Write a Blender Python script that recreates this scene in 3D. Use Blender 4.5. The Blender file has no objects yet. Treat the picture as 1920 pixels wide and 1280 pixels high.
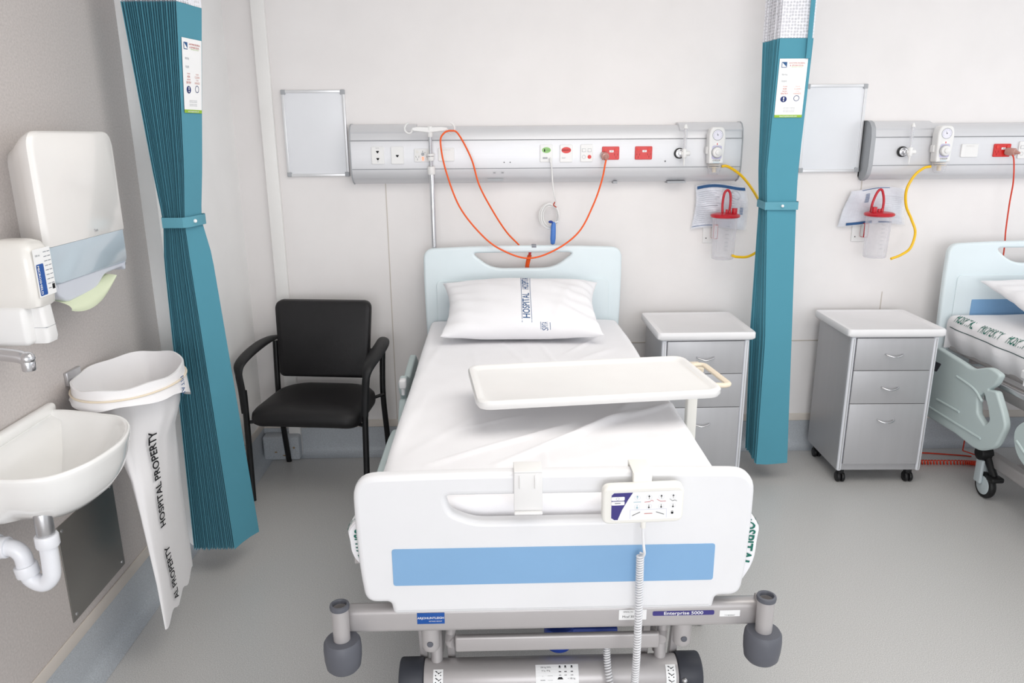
import bpy, bmesh, math, random
from mathutils import Vector, Matrix
PI = math.pi
random.seed(7)
scn = bpy.context.scene
COL = scn.collection

# ------------------------------------------------------------------ camera
FPX, PITCH, YAW, ROLL, CAMZ = 1412.0, 0.2684, -0.0228, 0.0067, 1.735
_c, _s = math.cos(YAW), math.sin(YAW)
_R0 = Vector((_c, _s, 0)); _Fh = Vector((-_s, _c, 0)); _Z = Vector((0, 0, 1))
FW = _Fh * math.cos(PITCH) - _Z * math.sin(PITCH)
_D = -(_Fh * math.sin(PITCH) + _Z * math.cos(PITCH))
RX = _R0 * math.cos(ROLL) + _D * math.sin(ROLL)
DX = _D * math.cos(ROLL) - _R0 * math.sin(ROLL)
EYE = Vector((0, 0, CAMZ))
cd = bpy.data.cameras.new('camera')
cd.sensor_fit = 'HORIZONTAL'; cd.sensor_width = 36; cd.lens = FPX / 1920 * 36
cd.clip_start = 0.05; cd.clip_end = 60
cam = bpy.data.objects.new('camera', cd); COL.objects.link(cam)
m = Matrix((RX, -DX, -FW)).transposed().to_4x4(); m.translation = EYE
cam.matrix_world = m
scn.camera = cam
scn.view_settings.view_transform = 'Standard'
scn.view_settings.look = 'None'
scn.view_settings.gamma = 1
scn.view_settings.use_curve_mapping = False
scn.view_settings.exposure = 0.22

# ------------------------------------------------------------------ daylight and room lights
w = bpy.data.worlds.new('daylight'); scn.world = w; w.use_nodes = True
bg = w.node_tree.nodes['Background']
bg.inputs[0].default_value = (0.93, 0.96, 1.0, 1); bg.inputs[1].default_value = 0.86


def area(name, loc, target, sx, sy, power, col):
    l = bpy.data.lights.new(name, 'AREA'); l.shape = 'RECTANGLE'; l.size = sx; l.size_y = sy
    l.energy = power; l.color = col
    o = bpy.data.objects.new(name, l); COL.objects.link(o); o.location = loc
    o.rotation_euler = (Vector(target) - Vector(loc)).to_track_quat('-Z', 'Y').to_euler()
    return o


area('window_daylight', (5.2, 1.6, 1.9), (0.6, 2.6, 0.9), 3.4, 1.9, 18, (0.93, 0.97, 1.0))
area('rear_window_daylight', (0.4, -4.0, 1.5), (0.1, 3.9, 1.0), 4.4, 2.2, 118, (0.97, 0.98, 1.0))
area('ceiling_panel_light', (1.0, 1.9, 2.74), (1.0, 1.9, 0), 2.6, 1.6, 27, (1.0, 0.96, 0.9))


# ------------------------------------------------------------------ measuring
def at(u, v, ax, val):
    r = FW + RX * ((u - 960) / FPX) + DX * ((v - 640) / FPX)
    i = 'xyz'.index(ax)
    return EYE + r * ((val - EYE[i]) / r[i])


# ------------------------------------------------------------------ materials
def lin(c):
    return tuple(((x / 255) / 12.92 if x / 255 <= 0.04045 else ((x / 255 + 0.055) / 1.055) ** 2.4) for x in c) + (1,)


MATS = {}


def mat(name, rgb, rough=0.5, metal=0.0, bump=0.0, bscale=200.0, speck=0.0, sscale=300.0, alpha=1.0,
        trans=0.0, emit=0.0, sheen=0.0, coat=0.0, ior=1.45, sss=0.0, stretch=None):
    if name in MATS: return MATS[name]
    M = bpy.data.materials.new(name); M.use_nodes = True
    nt = M.node_tree; b = nt.nodes['Principled BSDF']
    b.inputs['Base Color'].default_value = lin(rgb)
    b.inputs['Roughness'].default_value = rough
    b.inputs['Metallic'].default_value = metal
    b.inputs['IOR'].default_value = ior
    b.inputs['Alpha'].default_value = alpha
    b.inputs['Transmission Weight'].default_value = trans
    if sheen: b.inputs['Sheen Weight'].default_value = sheen
    if coat: b.inputs['Coat Weight'].default_value = coat; b.inputs['Coat Roughness'].default_value = 0.08
    if emit:
        b.inputs['Emission Color'].default_value = lin(rgb); b.inputs['Emission Strength'].default_value = emit
    tc = nt.nodes.new('ShaderNodeTexCoord'); mp = nt.nodes.new('ShaderNodeMapping')
    nt.links.new(tc.outputs['Object'], mp.inputs[0])
    if stretch: mp.inputs['Scale'].default_value = stretch
    n = nt.nodes.new('ShaderNodeTexNoise'); n.inputs['Scale'].default_value = sscale if speck else 6.0
    n.inputs['Detail'].default_value = 3
    nt.links.new(mp.outputs[0], n.inputs['Vector'])
    k = speck if speck else 0.015
    mr = nt.nodes.new('ShaderNodeMapRange'); mr.inputs['From Min'].default_value = 0.3; mr.inputs['From Max'].default_value = 0.7
    mr.inputs['To Min'].default_value = 1 - k; mr.inputs['To Max'].default_value = 1 + k
    nt.links.new(n.outputs[0], mr.inputs[0])
    mx = nt.nodes.new('ShaderNodeMix'); mx.data_type = 'RGBA'; mx.blend_type = 'MULTIPLY'; mx.inputs[0].default_value = 1
    mx.inputs[6].default_value = lin(rgb); nt.links.new(mr.outputs[0], mx.inputs[7])
    nt.links.new(mx.outputs[2], b.inputs['Base Color'])
    if bump:
        n2 = nt.nodes.new('ShaderNodeTexNoise'); n2.inputs['Scale'].default_value = bscale; n2.inputs['Detail'].default_value = 4
        nt.links.new(mp.outputs[0], n2.inputs['Vector'])
        bp = nt.nodes.new('ShaderNodeBump'); bp.inputs['Strength'].default_value = bump; bp.inputs['Distance'].default_value = 0.01
        nt.links.new(n2.outputs[0], bp.inputs['Height']); nt.links.new(bp.outputs[0], b.inputs['Normal'])
    MATS[name] = M
    return M


wall_m = mat('painted_wall', (240, 236, 235), 0.55, bump=0.03, bscale=60)
wallw_m = mat('white_painted_wall', (248, 247, 246), 0.5, bump=0.02, bscale=60)
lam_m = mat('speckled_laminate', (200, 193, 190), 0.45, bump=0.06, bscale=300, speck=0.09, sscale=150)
floor_m = mat('speckled_vinyl', (198, 197, 196), 0.34, bump=0.008, bscale=300, speck=0.26, sscale=330)
cove_m = mat('cove_vinyl', (184, 189, 195), 0.4, bump=0.01, bscale=300, speck=0.2, sscale=300)
ceil_m = mat('ceiling_paint', (238, 238, 236), 0.8)
trim_m = mat('trim_white', (244, 242, 240), 0.4)
trimb_m = mat('trim_beige', (222, 214, 206), 0.45)
seam_m = mat('panel_joint', (206, 198, 190), 0.6)
board_m = mat('bed_plastic_white', (236, 236, 238), 0.35, coat=0.15)
boardb_m = mat('bed_plastic_pale_blue', (228, 239, 243), 0.36, coat=0.15)
rail_m = mat('rail_plastic_pale_green', (198, 212, 212), 0.42)
blue_m = mat('blue_panel', (134, 176, 216), 0.4, bump=0.02)
sheet_m = mat('white_cotton', (246, 245, 248), 0.9, bump=0.06, bscale=500, sheen=0.2)
green_m = mat('green_print', (30, 110, 95), 0.8)
navy_m = mat('navy_print', (52, 92, 140), 0.8)
steelgrey_m = mat('bed_grey_paint', (188, 184, 184), 0.35, metal=0.25, coat=0.2)
dkgrey_m = mat('dark_grey_plastic', (96, 98, 106), 0.5)
dkgrey2_m = mat('charcoal_plastic', (58, 60, 68), 0.5)
black_m = mat('black_plastic', (22, 22, 24), 0.5)
blackfab_m = mat('black_vinyl_upholstery', (26, 24, 26), 0.5, bump=0.12, bscale=500)
blackmet_m = mat('black_powdercoat', (17, 17, 19), 0.42, bump=0.04, bscale=300)
alu_m = mat('brushed_aluminium', (222, 222, 225), 0.4, metal=0.25, bump=0.02, bscale=40, stretch=(0.05, 1, 8))
aluline_m = mat('dark_joint', (120, 122, 126), 0.6)
capgrey_m = mat('end_cap_grey', (172, 174, 178), 0.5)
plate_m = mat('white_socket_plastic', (238, 237, 236), 0.3)
platew_m = mat('cream_plastic', (244, 242, 236), 0.4)
beige_m = mat('beige_plastic', (236, 222, 200), 0.4)
red_m = mat('red_plastic', (214, 34, 30), 0.35, coat=0.2)
darkred_m = mat('dark_red_plastic', (196, 28, 44), 0.35, coat=0.2)
orange_m = mat('orange_cable', (245, 96, 30), 0.45)
orangered_m = mat('red_orange_cable', (216, 60, 30), 0.45)
yellow_m = mat('yellow_tube', (246, 196, 20), 0.3, coat=0.3)
bluep_m = mat('blue_plastic', (40, 66, 150), 0.4)
blueh_m = mat('blue_handset', (80, 128, 205), 0.4)
chrome_m = mat('chrome', (215, 215, 218), 0.12, metal=1.0)
satin_m = mat('satin_metal', (200, 200, 202), 0.3, metal=0.9)
steel_m = mat('brushed_steel_sheet', (150, 148, 144), 0.34, metal=0.75, bump=0.03, bscale=60, stretch=(1, 0.05, 1))
cer_m = mat('white_ceramic', (247, 246, 244), 0.12, coat=0.6)
pipe_m = mat('white_pvc', (240, 241, 246), 0.3, coat=0.2)
disp_m = mat('glossy_white_plastic', (244, 241, 238), 0.2, coat=0.5)
smoke_m = mat('smoky_blue_window', (196, 210, 220), 0.15, coat=0.5)
soap_m = mat('soap_bottle_plastic', (238, 235, 230), 0.25, coat=0.3)
towel_m = mat('green_paper_towel', (226, 234, 204), 0.9, bump=0.06)
bagm = mat('white_poly_bag', (246, 244, 245), 0.38, bump=0.08, bscale=18)
teal_m = mat('teal_curtain', (80, 150, 170), 0.8, bump=0.04, bscale=600, sheen=0.1)
tealtie_m = mat('teal_band', (96, 160, 178), 0.7)
lamgrey_m = mat('silver_laminate', (186, 186, 189), 0.38, metal=0.35, bump=0.02, bscale=50, stretch=(6, 6, 0.3))
cabtop_m = mat('cabinet_top_white', (238, 237, 239), 0.32, coat=0.2)
cabedge_m = mat('cabinet_edge_strip', (222, 224, 230), 0.35)
ink_m = mat('black_print', (24, 24, 28), 0.7)
grey_ink = mat('grey_print', (140, 144, 152), 0.7)
redink_m = mat('red_print', (190, 70, 50), 0.7)
greenink_m = mat('lime_print', (150, 190, 60), 0.7)
purple_m = mat('purple_print', (66, 60, 130), 0.6)
lab_m = mat('label_white', (250, 250, 250), 0.4)
lablue_m = mat('label_blue', (20, 84, 165), 0.35)
dirt_m = mat('scuff', (150, 128, 96), 0.8)
wb_m = mat('whiteboard_enamel', (238, 239, 243), 0.35)
glow_m = mat('neon_indicator', (255, 120, 90), 0.4, emit=1.5)
hub_m = mat('castor_hub_grey', (200, 210, 214), 0.4)
clear_m = mat('clear_plastic', (250, 250, 252), 0.05, trans=1.0, ior=1.12)


def clear_mat(name, rgb, k):
    M = bpy.data.materials.new(name); M.use_nodes = True
    nt = M.node_tree; nt.nodes.clear()
    out = nt.nodes.new('ShaderNodeOutputMaterial'); mx = nt.nodes.new('ShaderNodeMixShader')
    t = nt.nodes.new('ShaderNodeBsdfTransparent'); t.inputs[0].default_value = (0.97, 0.97, 0.98, 1)
    g = nt.nodes.new('ShaderNodeBsdfPrincipled'); g.inputs['Base Color'].default_value = lin(rgb); g.inputs['Roughness'].default_value = 0.12
    lw = nt.nodes.new('ShaderNodeLayerWeight'); lw.inputs[0].default_value = 0.35
    n = nt.nodes.new('ShaderNodeTexNoise'); n.inputs['Scale'].default_value = 9
    a = nt.nodes.new('ShaderNodeMath'); a.operation = 'MULTIPLY_ADD'; a.inputs[1].default_value = 0.6; a.inputs[2].default_value = k
    b = nt.nodes.new('ShaderNodeMath'); b.operation = 'MULTIPLY_ADD'; b.inputs[1].default_value = 0.12
    nt.links.new(lw.outputs['Facing'], a.inputs[0]); nt.links.new(n.outputs[0], b.inputs[0]); nt.links.new(a.outputs[0], b.inputs[2])
    nt.links.new(b.outputs[0], mx.inputs[0]); nt.links.new(t.outputs[0], mx.inputs[1]); nt.links.new(g.outputs[0], mx.inputs[2])
    nt.links.new(mx.outputs[0], out.inputs[0])
    return M


canister_m = clear_mat('clear_canister', (240, 240, 245), 0.06)
film_m = clear_mat('clear_wrapper_film', (240, 242, 248), 0.28)


def net_mat():
    M = bpy.data.materials.new('white_curtain_net'); M.use_nodes = True
    nt = M.node_tree; b = nt.nodes['Principled BSDF']; b.inputs['Base Color'].default_value = lin((240, 240, 246)); b.inputs['Roughness'].default_value = 0.8
    tc = nt.nodes.new('ShaderNodeTexCoord'); v = nt.nodes.new('ShaderNodeTexVoronoi'); v.inputs['Scale'].default_value = 75
    v.inputs['Randomness'].default_value = 0.25
    r = nt.nodes.new('ShaderNodeMapRange'); r.inputs['From Min'].default_value = 0.3; r.inputs['From Max'].default_value = 0.5
    r.inputs['To Min'].default_value = 0.55; r.inputs['To Max'].default_value = 1
    nt.links.new(tc.outputs['Object'], v.inputs['Vector']); nt.links.new(v.outputs['Distance'], r.inputs[0]); nt.links.new(r.outputs[0], b.inputs['Alpha'])
    return M


net_m = net_mat()


# ------------------------------------------------------------------ mesh helpers
class MB:
    def __init__(self, *mats):
        self.bm = bmesh.new(); self.mats = list(mats) or [board_m]; self.mi = 0

    def use(self, m):
        if m not in self.mats: self.mats.append(m)
        self.mi = self.mats.index(m); return self

    def _t(self, faces):
        for f in faces: f.material_index = self.mi

    def face(self, pts):
        try:
            f = self.bm.faces.new([self.bm.verts.new(p) for p in pts]); f.material_index = self.mi
        except ValueError: pass

    def box(self, lo, hi, bev=0.0, seg=3, M=None):
        lo, hi = Vector(lo), Vector(hi); c = (lo + hi) / 2; s = hi - lo
        r = bmesh.ops.create_cube(self.bm, size=1.0, matrix=Matrix.Translation(c) @ Matrix.Diagonal((s.x, s.y, s.z, 1)))
        vs = r['verts']; fs = {f for v in vs for f in v.link_faces}
        if bev:
            es = list({e for v in vs for e in v.link_edges})
            q = bmesh.ops.bevel(self.bm, geom=es, offset=min(bev, min(s) * 0.49), segments=seg, affect='EDGES', profile=0.5)
            fs = set(q['faces']) | {f for f in fs if f.is_valid}
            vs = list({v for f in fs for v in f.verts})
        if M: bmesh.ops.transform(self.bm, matrix=M, verts=vs)
        self._t(fs); return self

    def loft(self, rings, caps=(True, True), closed=True):
        R = [[self.bm.verts.new(p) for p in r] for r in rings]
        n = len(R[0])
        for a, b in zip(R, R[1:]):
            for i in range(n if closed else n - 1):
                j = (i + 1) % n
                self._t([self.bm.faces.new((a[i], a[j], b[j], b[i]))])
        if closed:
            if caps[0]: self._t([self.bm.faces.new(list(reversed(R[0])))])
            if caps[1]: self._t([self.bm.faces.new(R[-1])])
        return self

    def lathe(self, prof, c=(0, 0, 0), axis=(0, 0, 1), seg=24, caps=(True, True)):
        q = Vector(axis).normalized().to_track_quat('Z', 'Y'); c = Vector(c)
        rings = [[c + q @ Vector((r * math.cos(2 * PI * i / seg), r * math.sin(2 * PI * i / seg), z)) for i in range(seg)] for r, z in prof]
        return self.loft(rings, caps)

    def cyl(self, a, b, r, seg=20, r2=None):
        a, b = Vector(a), Vector(b); L = (b - a).length
        return self.lathe([(r, 0), (r if r2 is None else r2, L)], a, b - a, seg)

    def rcyl(self, a, b, r, e=0.003, seg=24):
        a, b = Vector(a), Vector(b); L = (b - a).length
        return self.lathe([(r - e, 0), (r - e * .3, e * .3), (r, e), (r, L - e), (r - e * .3, L - e * .3), (r - e, L)], a, b - a, seg)

    def tube(self, pts, r, seg=12, caps=(True, True), sx=1.0, sy=1.0):
        pts = [Vector(p) for p in pts]; n = len(pts)
        t0 = (pts[1] - pts[0]).normalized()
        up = Vector((0, 0, 1)) if abs(t0.z) < .9 else Vector((0, 1, 0))
        nrm = (up - t0 * up.dot(t0)).normalized(); rings = []
        rr = r if isinstance(r, (list, tuple)) else [r] * n
        for i, p in enumerate(pts):
            t = ((pts[min(i + 1, n - 1)] - pts[max(i - 1, 0)])).normalized()
            nrm = (nrm - t * nrm.dot(t)).normalized(); bi = t.cross(nrm)
            rings.append([p + nrm * (rr[i] * sx * math.cos(2 * PI * k / seg)) + bi * (rr[i] * sy * math.sin(2 * PI * k / seg)) for k in range(seg)])
        return self.loft(rings, caps)

    def sphere(self, c, r, sc=(1, 1, 1), seg=16):
        q = bmesh.ops.create_uvsphere(self.bm, u_segments=seg, v_segments=seg // 2, radius=r, matrix=Matrix.Translation(c) @ Matrix.Diagonal((*sc, 1)))
        self._t({f for v in q['verts'] for f in v.link_faces}); return self

    def coil(self, path, R, r, turns, seg=8, per=12):
        p = smooth(path, 200); n = turns * per; out = []
        t0 = (p[1] - p[0]).normalized(); up = Vector((0, 0, 1)) if abs(t0.z) < .9 else Vector((0, 1, 0))
        for i in range(n + 1):
            f = i / n * (len(p) - 1); k = min(int(f), len(p) - 2); a = p[k].lerp(p[k + 1], f - k)
            t = (p[k + 1] - p[k]).normalized(); nr = (up - t * up.dot(t)).normalized(); bi = t.cross(nr)
            an = 2 * PI * i / per
            out.append(a + nr * R * math.cos(an) + bi * R * math.sin(an))
        return self.tube(out, r, seg)

    def curve2d(self, outs, ext, bev, M, res=3):
        cu = bpy.data.curves.new('c', 'CURVE'); cu.dimensions = '2D'; cu.fill_mode = 'BOTH'
        cu.extrude = max(ext - bev, 0.0); cu.bevel_depth = bev; cu.bevel_resolution = res; cu.offset = -bev
        for o in outs:
            sp = cu.splines.new('POLY'); sp.points.add(len(o) - 1); sp.use_cyclic_u = True
            for q, p in zip(sp.points, o): q.co = (p[0], p[1], 0, 1)
        self._curve(cu, M); return self

    def _curve(self, cu, M):
        o = bpy.data.objects.new('c', cu); COL.objects.link(o)
        dg = bpy.context.evaluated_depsgraph_get(); dg.update()
        me = bpy.data.meshes.new_from_object(o.evaluated_get(dg))
        vs = [self.bm.verts.new(M @ v.co if isinstance(M, Matrix) else M(v.co)) for v in me.vertices]
        for p in me.polygons:
            try:
                f = self.bm.faces.new([vs[i] for i in p.vertices]); f.material_index = self.mi
            except ValueError: pass
        bpy.data.objects.remove(o); bpy.data.curves.remove(cu); bpy.data.meshes.remove(me)

    # flat marks; P(x, y, off) is the surface they lie on
    def mrect(self, P, x0, y0, x1, y1, off=0.0006, nx=1, ny=1):
        for i in range(nx):
            for j in range(ny):
                a, b = x0 + (x1 - x0) * i / nx, x0 + (x1 - x0) * (i + 1) / nx
                c, d = y0 + (y1 - y0) * j / ny, y0 + (y1 - y0) * (j + 1) / ny
                self.face([P(a, c, off), P(b, c, off), P(b, d, off), P(a, d, off)])
        return self

    def mpoly(self, P, pts, off=0.0007):
        self.face([P(x, y, off) for x, y in pts]); return self

    def mdisc(self, P, x, y, r, off=0.0007, ry=None, r0=0.0, seg=20):
        ry = ry or r; k = ry / r
        c = [(math.cos(2 * PI * i / seg), math.sin(2 * PI * i / seg)) for i in range(seg)]
        if r0:
            for i in range(seg):
                a, b = c[i], c[(i + 1) % seg]
                self.face([P(x + a[0] * r, y + a[1] * r * k, off), P(x + b[0] * r, y + b[1] * r * k, off), P(x + b[0] * r0, y + b[1] * r0 * k, off), P(x + a[0] * r0, y + a[1] * r0 * k, off)])
        else: self.mpoly(P, [(x + a * r, y + b * ry) for a, b in c], off)
        return self

    def mtext(self, P, s, x, y, size, rot=0.0, off=0.0009, bold=0.0, sx=1.0, align='CENTER'):
        cu = bpy.data.curves.new('t', 'FONT'); cu.body = s; cu.size = size; cu.align_x = align; cu.align_y = 'CENTER'
        cu.offset = bold; cu.resolution_u = 3
        c, sn = math.cos(rot), math.sin(rot)
        self._curve(cu, lambda v: P(x + c * v.x * sx - sn * v.y, y + sn * v.x * sx + c * v.y, off)); return self

    def text_curve_bev(self): pass


def smooth(pts, n=60):
    pts = [Vector(p) for p in pts]
    if len(pts) == 2: return [pts[0].lerp(pts[1], i / n) for i in range(n + 1)]
    P = [pts[0] * 2 - pts[1]] + pts + [pts[-1] * 2 - pts[-2]]
    segs = len(pts) - 1; out = []
    for i in range(n + 1):
        f = i / n * segs; k = min(int(f), segs - 1); t = f - k
        a, b, c, d = P[k:k + 4]
        out.append(0.5 * ((2 * b) + (c - a) * t + (2 * a - 5 * b + 4 * c - d) * t * t + (3 * b - a - 3 * c + d) * t ** 3))
    return out


def rpoly(pts, rads, seg=7):
    out = []; n = len(pts)
    if not isinstance(rads, (list, tuple)): rads = [rads] * n
    for i in range(n):
        p, a, b = Vector(pts[i]), Vector(pts[i - 1]), Vector(pts[(i + 1) % n])
        d1, d2 = (a - p), (b - p); r = min(rads[i], d1.length * .49, d2.length * .49)
        if r < 1e-5: out.append((p.x, p.y)); continue
        s, e = p + d1.normalized() * r, p + d2.normalized() * r
        for k in range(seg + 1):
            t = k / seg; q = s * (1 - t) ** 2 + p * 2 * t * (1 - t) + e * t * t
            out.append((q.x, q.y))
    return out


def rrect(w, h, r, seg=6):
    return rpoly([(-w / 2, -h / 2), (w / 2, -h / 2), (w / 2, h / 2), (-w / 2, h / 2)], r, seg)


def XZ(x=0, y=0, z=0):   # 2D outline (x, z) standing upright, facing -y
    return Matrix.Translation((x, y, z)) @ Matrix.Rotation(PI / 2, 4, 'X')


def YZ(x=0, y=0, z=0):   # 2D outline (y, z) in a plane x = const
    return Matrix.Translation((x, y, z)) @ Matrix(((0, 0, 1, 0), (1, 0, 0, 0), (0, 1, 0, 0), (0, 0, 0, 1)))


def front(x, y, z):      # marks on a surface facing -y
    return lambda a, b, o=0.0: Vector((x + a, y - o, z + b))


def sidef(x, y, z):      # marks on a surface facing +x, first coordinate runs towards -y ... +y
    return lambda a, b, o=0.0: Vector((x + o, y + a, z + b))


ROOT = {}


def finish(mb, name, angle=42, recalc=True):
    if recalc: bmesh.ops.recalc_face_normals(mb.bm, faces=mb.bm.faces[:])
    me = bpy.data.meshes.new(name); mb.bm.to_mesh(me); mb.bm.free()
    for m_ in mb.mats: me.materials.append(m_)
    me.shade_smooth(); me.set_sharp_from_angle(angle=math.radians(angle))
    return me


def tag(o, label=None, cat=None, group=None, kind=None):
    if label: o['label'] = label
    if cat: o['category'] = cat
    if group: o['group'] = group
    if kind: o['kind'] = kind
    return o


def thing(name, loc, label, cat, group=None, rz=0.0):
    o = bpy.data.objects.new(name, None); o.empty_display_size = 0.05; COL.objects.link(o)
    o.location = loc; o.rotation_euler = (0, 0, rz); tag(o, label, cat, group)
    ROOT[o.name] = Matrix.Translation(loc) @ Matrix.Rotation(rz, 4, 'Z')
    return o


def part(name, mb, parent, world=True, label=None, angle=42, sub=0, kind=None, recalc=True):
    me = finish(mb, name, angle, recalc)
    o = bpy.data.objects.new(name, me); COL.objects.link(o); o.parent = parent
    M = ROOT[parent.name]; ROOT[o.name] = M
    if world: me.transform(M.inverted())
    if sub:
        s = o.modifiers.new('s', 'SUBSURF'); s.levels = sub; s.render_levels = sub
    tag(o, label, kind=kind)
    return o


def solo(name, mb, label=None, cat=None, group=None, kind=None, angle=42, sub=0, recalc=True):
    me = finish(mb, name, angle, recalc); o = bpy.data.objects.new(name, me); COL.objects.link(o)
    xs = [v.co for v in me.vertices]
    b = Vector(((min(p.x for p in xs) + max(p.x for p in xs)) / 2, (min(p.y for p in xs) + max(p.y for p in xs)) / 2, min(p.z for p in xs)))
    if kind == 'structure': b = Vector((0, 0, 0))
    me.transform(Matrix.Translation(-b)); o.location = b; ROOT[o.name] = Matrix.Translation(b)
    if sub:
        s = o.modifiers.new('s', 'SUBSURF'); s.levels = sub; s.render_levels = sub
    return tag(o, label, cat, group, kind)


def dup(root, off, label, rz=None):
    def cp(o, par):
        c = o.copy(); COL.objects.link(c)
        if par: c.parent = par
        for ch in kids.get(o.name, []): cp(ch, c)
        return c
    kids = {}
    for o in list(COL.objects):
        if o.parent: kids.setdefault(o.parent.name, []).append(o)
    r = cp(root, None); r.location = root.location + Vector(off)
    if rz is not None: r.rotation_euler = (0, 0, rz)
    r['label'] = label
    return r


# ------------------------------------------------------------------ the room
W = 3.96          # back wall
WL = -1.36        # wall behind the basin
PX = -1.30        # face of the white wall beyond it
b = MB(floor_m); b.box((-1.5, -4.1, -0.1), (5.4, 4.1, 0)); solo('floor', b, kind='structure')
b = MB(wall_m); b.box((-1.5, W, 0), (5.4, W + .12, 2.8)); solo('wall_back', b, kind='structure')
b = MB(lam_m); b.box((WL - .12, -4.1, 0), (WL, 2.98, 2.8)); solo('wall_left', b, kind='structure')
b = MB(wallw_m); b.box((WL - .12, 2.98, 0), (PX, W, 2.8)); solo('wall_left_far', b, kind='structure')
b = MB(ceil_m); b.box((-1.5, -4.1, 2.8), (5.4, 4.1, 2.9)); solo('ceiling', b, kind='structure')


def cove(pts, h, side):      # coved skirting: profile swept along a straight run
    (x0, y0), (x1, y1) = pts; d = Vector((x1 - x0, y1 - y0, 0)).normalized(); n = Vector((-d.y, d.x, 0)) * side
    prof = [(0.0, h), (0.004, h), (0.004, .05), (.008, .028), (.018, .012), (.034, .004), (.06, .001), (0, 0.0)]
    return [[Vector((x, y, 0)) + n * a + Vector((0, 0, z)) for a, z in prof] for x, y in ((x0, y0), (x1, y1))]


b = MB(cove_m); b.loft(cove([(PX, W), (5.4, W)], .162, -1)); solo('baseboard_back', b, kind='structure', angle=60)
b = MB(cove_m); b.loft(cove([(WL, -2.6), (WL, 2.985)], .165, -1)); b.loft(cove([(PX, 2.98), (PX, W)], .165, -1)); solo('baseboard_left', b, kind='structure', angle=60)
b = MB(trimb_m); b.box((PX, W - .006, .163), (5.4, W, .205), .002); solo('trim_1', b, kind='structure')
b = MB(trimb_m); b.box((WL, -4.1, .166), (WL + .006, 2.98, .21), .002); b.box((PX, 2.98, .166), (PX + .006, W, .205), .002); solo('trim_2', b, kind='structure')
b = MB(trim_m); b.box((-1.155, W - .03, .0), (-1.09, W, 2.8), .004); solo('trim_3', b, kind='structure')
b = MB(cove_m, dirt_m); b.box((-1.29, W - .078, 0), (-1.09, W, .14), .012); b.use(dirt_m)
P = front(0, W - .0782, 0)
b.mdisc(P, -1.12, .075, .006); b.mdisc(P, -1.22, .05, .008, ry=.004); b.mdisc(P, -1.17, .03, .014, ry=.004)
solo('trim_4', b, kind='structure')
b = MB(seam_m)
for x, z0, z1 in ((-.554, .2, 1.5), (2.1, .65, .9), (1.92, 1.4, 1.5)): b.box((x - .0025, W - .0015, z0), (x + .0025, W + .001, z1))
b.box((.65, W - .003, .628), (5.4, W + .001, .634))
solo('trim_5', b, kind='structure')

# wall pads
ap = MB(steel_m, satin_m); ap.box((WL, 2.115, .24), (WL + .004, 2.46, .575), .001); ap.use(satin_m)
for y in (2.135, 2.44):
    for z in (.26, .555): ap.rcyl((WL + .003, y, z), (WL + .006, y, z), .006, .001, 12)
solo('access_panel', ap, 'dull stainless steel access panel screwed to the wall below the basin', 'panel')


# ------------------------------------------------------------------ beds
BX0, BX1 = -.36, .648      # bed sides
BC = (BX0 + BX1) / 2
YF, YH = 1.71, 3.80        # footboard and headboard


def rect_pts(c, hw, z0, z1): return [(c - hw, z0), (c + hw, z0), (c + hw, z1), (c - hw, z1)]


bed = thing('hospital_bed', (BC, 2.75, 0), 'raised hospital bed in the foreground with a white and blue footboard', 'bed', 'hospital beds')

# footboard
hw = (BX1 - BX0) / 2
fh = [(BC + .418, .530), (BC + .424, .566), (BC + .488, .566), (BC + .499, .66), (BC + hw, .80), (BC + hw - .001, .921), (BC + .25, .927)]
fr_ = [.01, .012, .09, .12, .1, .06, .2]
fo = rpoly(fh + [(2 * BC - x, z) for x, z in reversed(fh)], fr_ + fr_[::-1])
slot = rpoly([(-.13, .866), (-.122, .822), (-.06, .794), (.35, .794), (.412, .822), (.42, .866)], [.014, .035, .08, .08, .035, .014], 8)
b = MB(board_m); b.curve2d([fo, slot], .021, .014, XZ(0, YF + .02, 0), 5)
footboard = part('footboard', b, bed, label='white footboard with a handle slot')
b = MB(blue_m); b.curve2d([[(x + .143, z + .67) for x, z in rrect(.826, .105, .008)]], .002, .0008, XZ(0, YF - .001, 0))
part('colour_panel', b, footboard, label='light blue strip')
# headboard
hz = 1.193
ho = rpoly([(BX0 + .012, .52), (BX1 - .012, .52), (BX1, 1.0), (BX1 - .002, hz - .012), (BC + .2, hz), (BC - .2, hz), (BX0 + .002, hz - .012), (BX0, 1.0)],
           [.02, .02, .1, .055, .2, .2, .055, .1])
hs = rpoly([(BC - .26, 1.158), (BC - .16, 1.078), (BC + .16, 1.078), (BC + .26, 1.158)], [.035, .07, .07, .035], 9)
b = MB(boardb_m); b.curve2d([ho, hs], .018, .012, XZ(0, YH, 0), 4)
headboard = part('headboard', b, bed, label='pale blue white headboard with a handle slot')
b = MB(boardb_m); b.curve2d([rpoly([(BC - .44, .6), (BC + .44, .6), (BC + .44, 1.02), (BC - .44, 1.02)], .03)], .004, .003, XZ(0, YH - .021, 0)); part('raised_panel', b, headboard)
b = MB(blue_m); b.curve2d([rrect(.70, .085, .006)], .002, .0008, XZ(BC, YH - .0265, .849)); part('colour_panel', b, headboard, label='mid blue strip')

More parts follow.
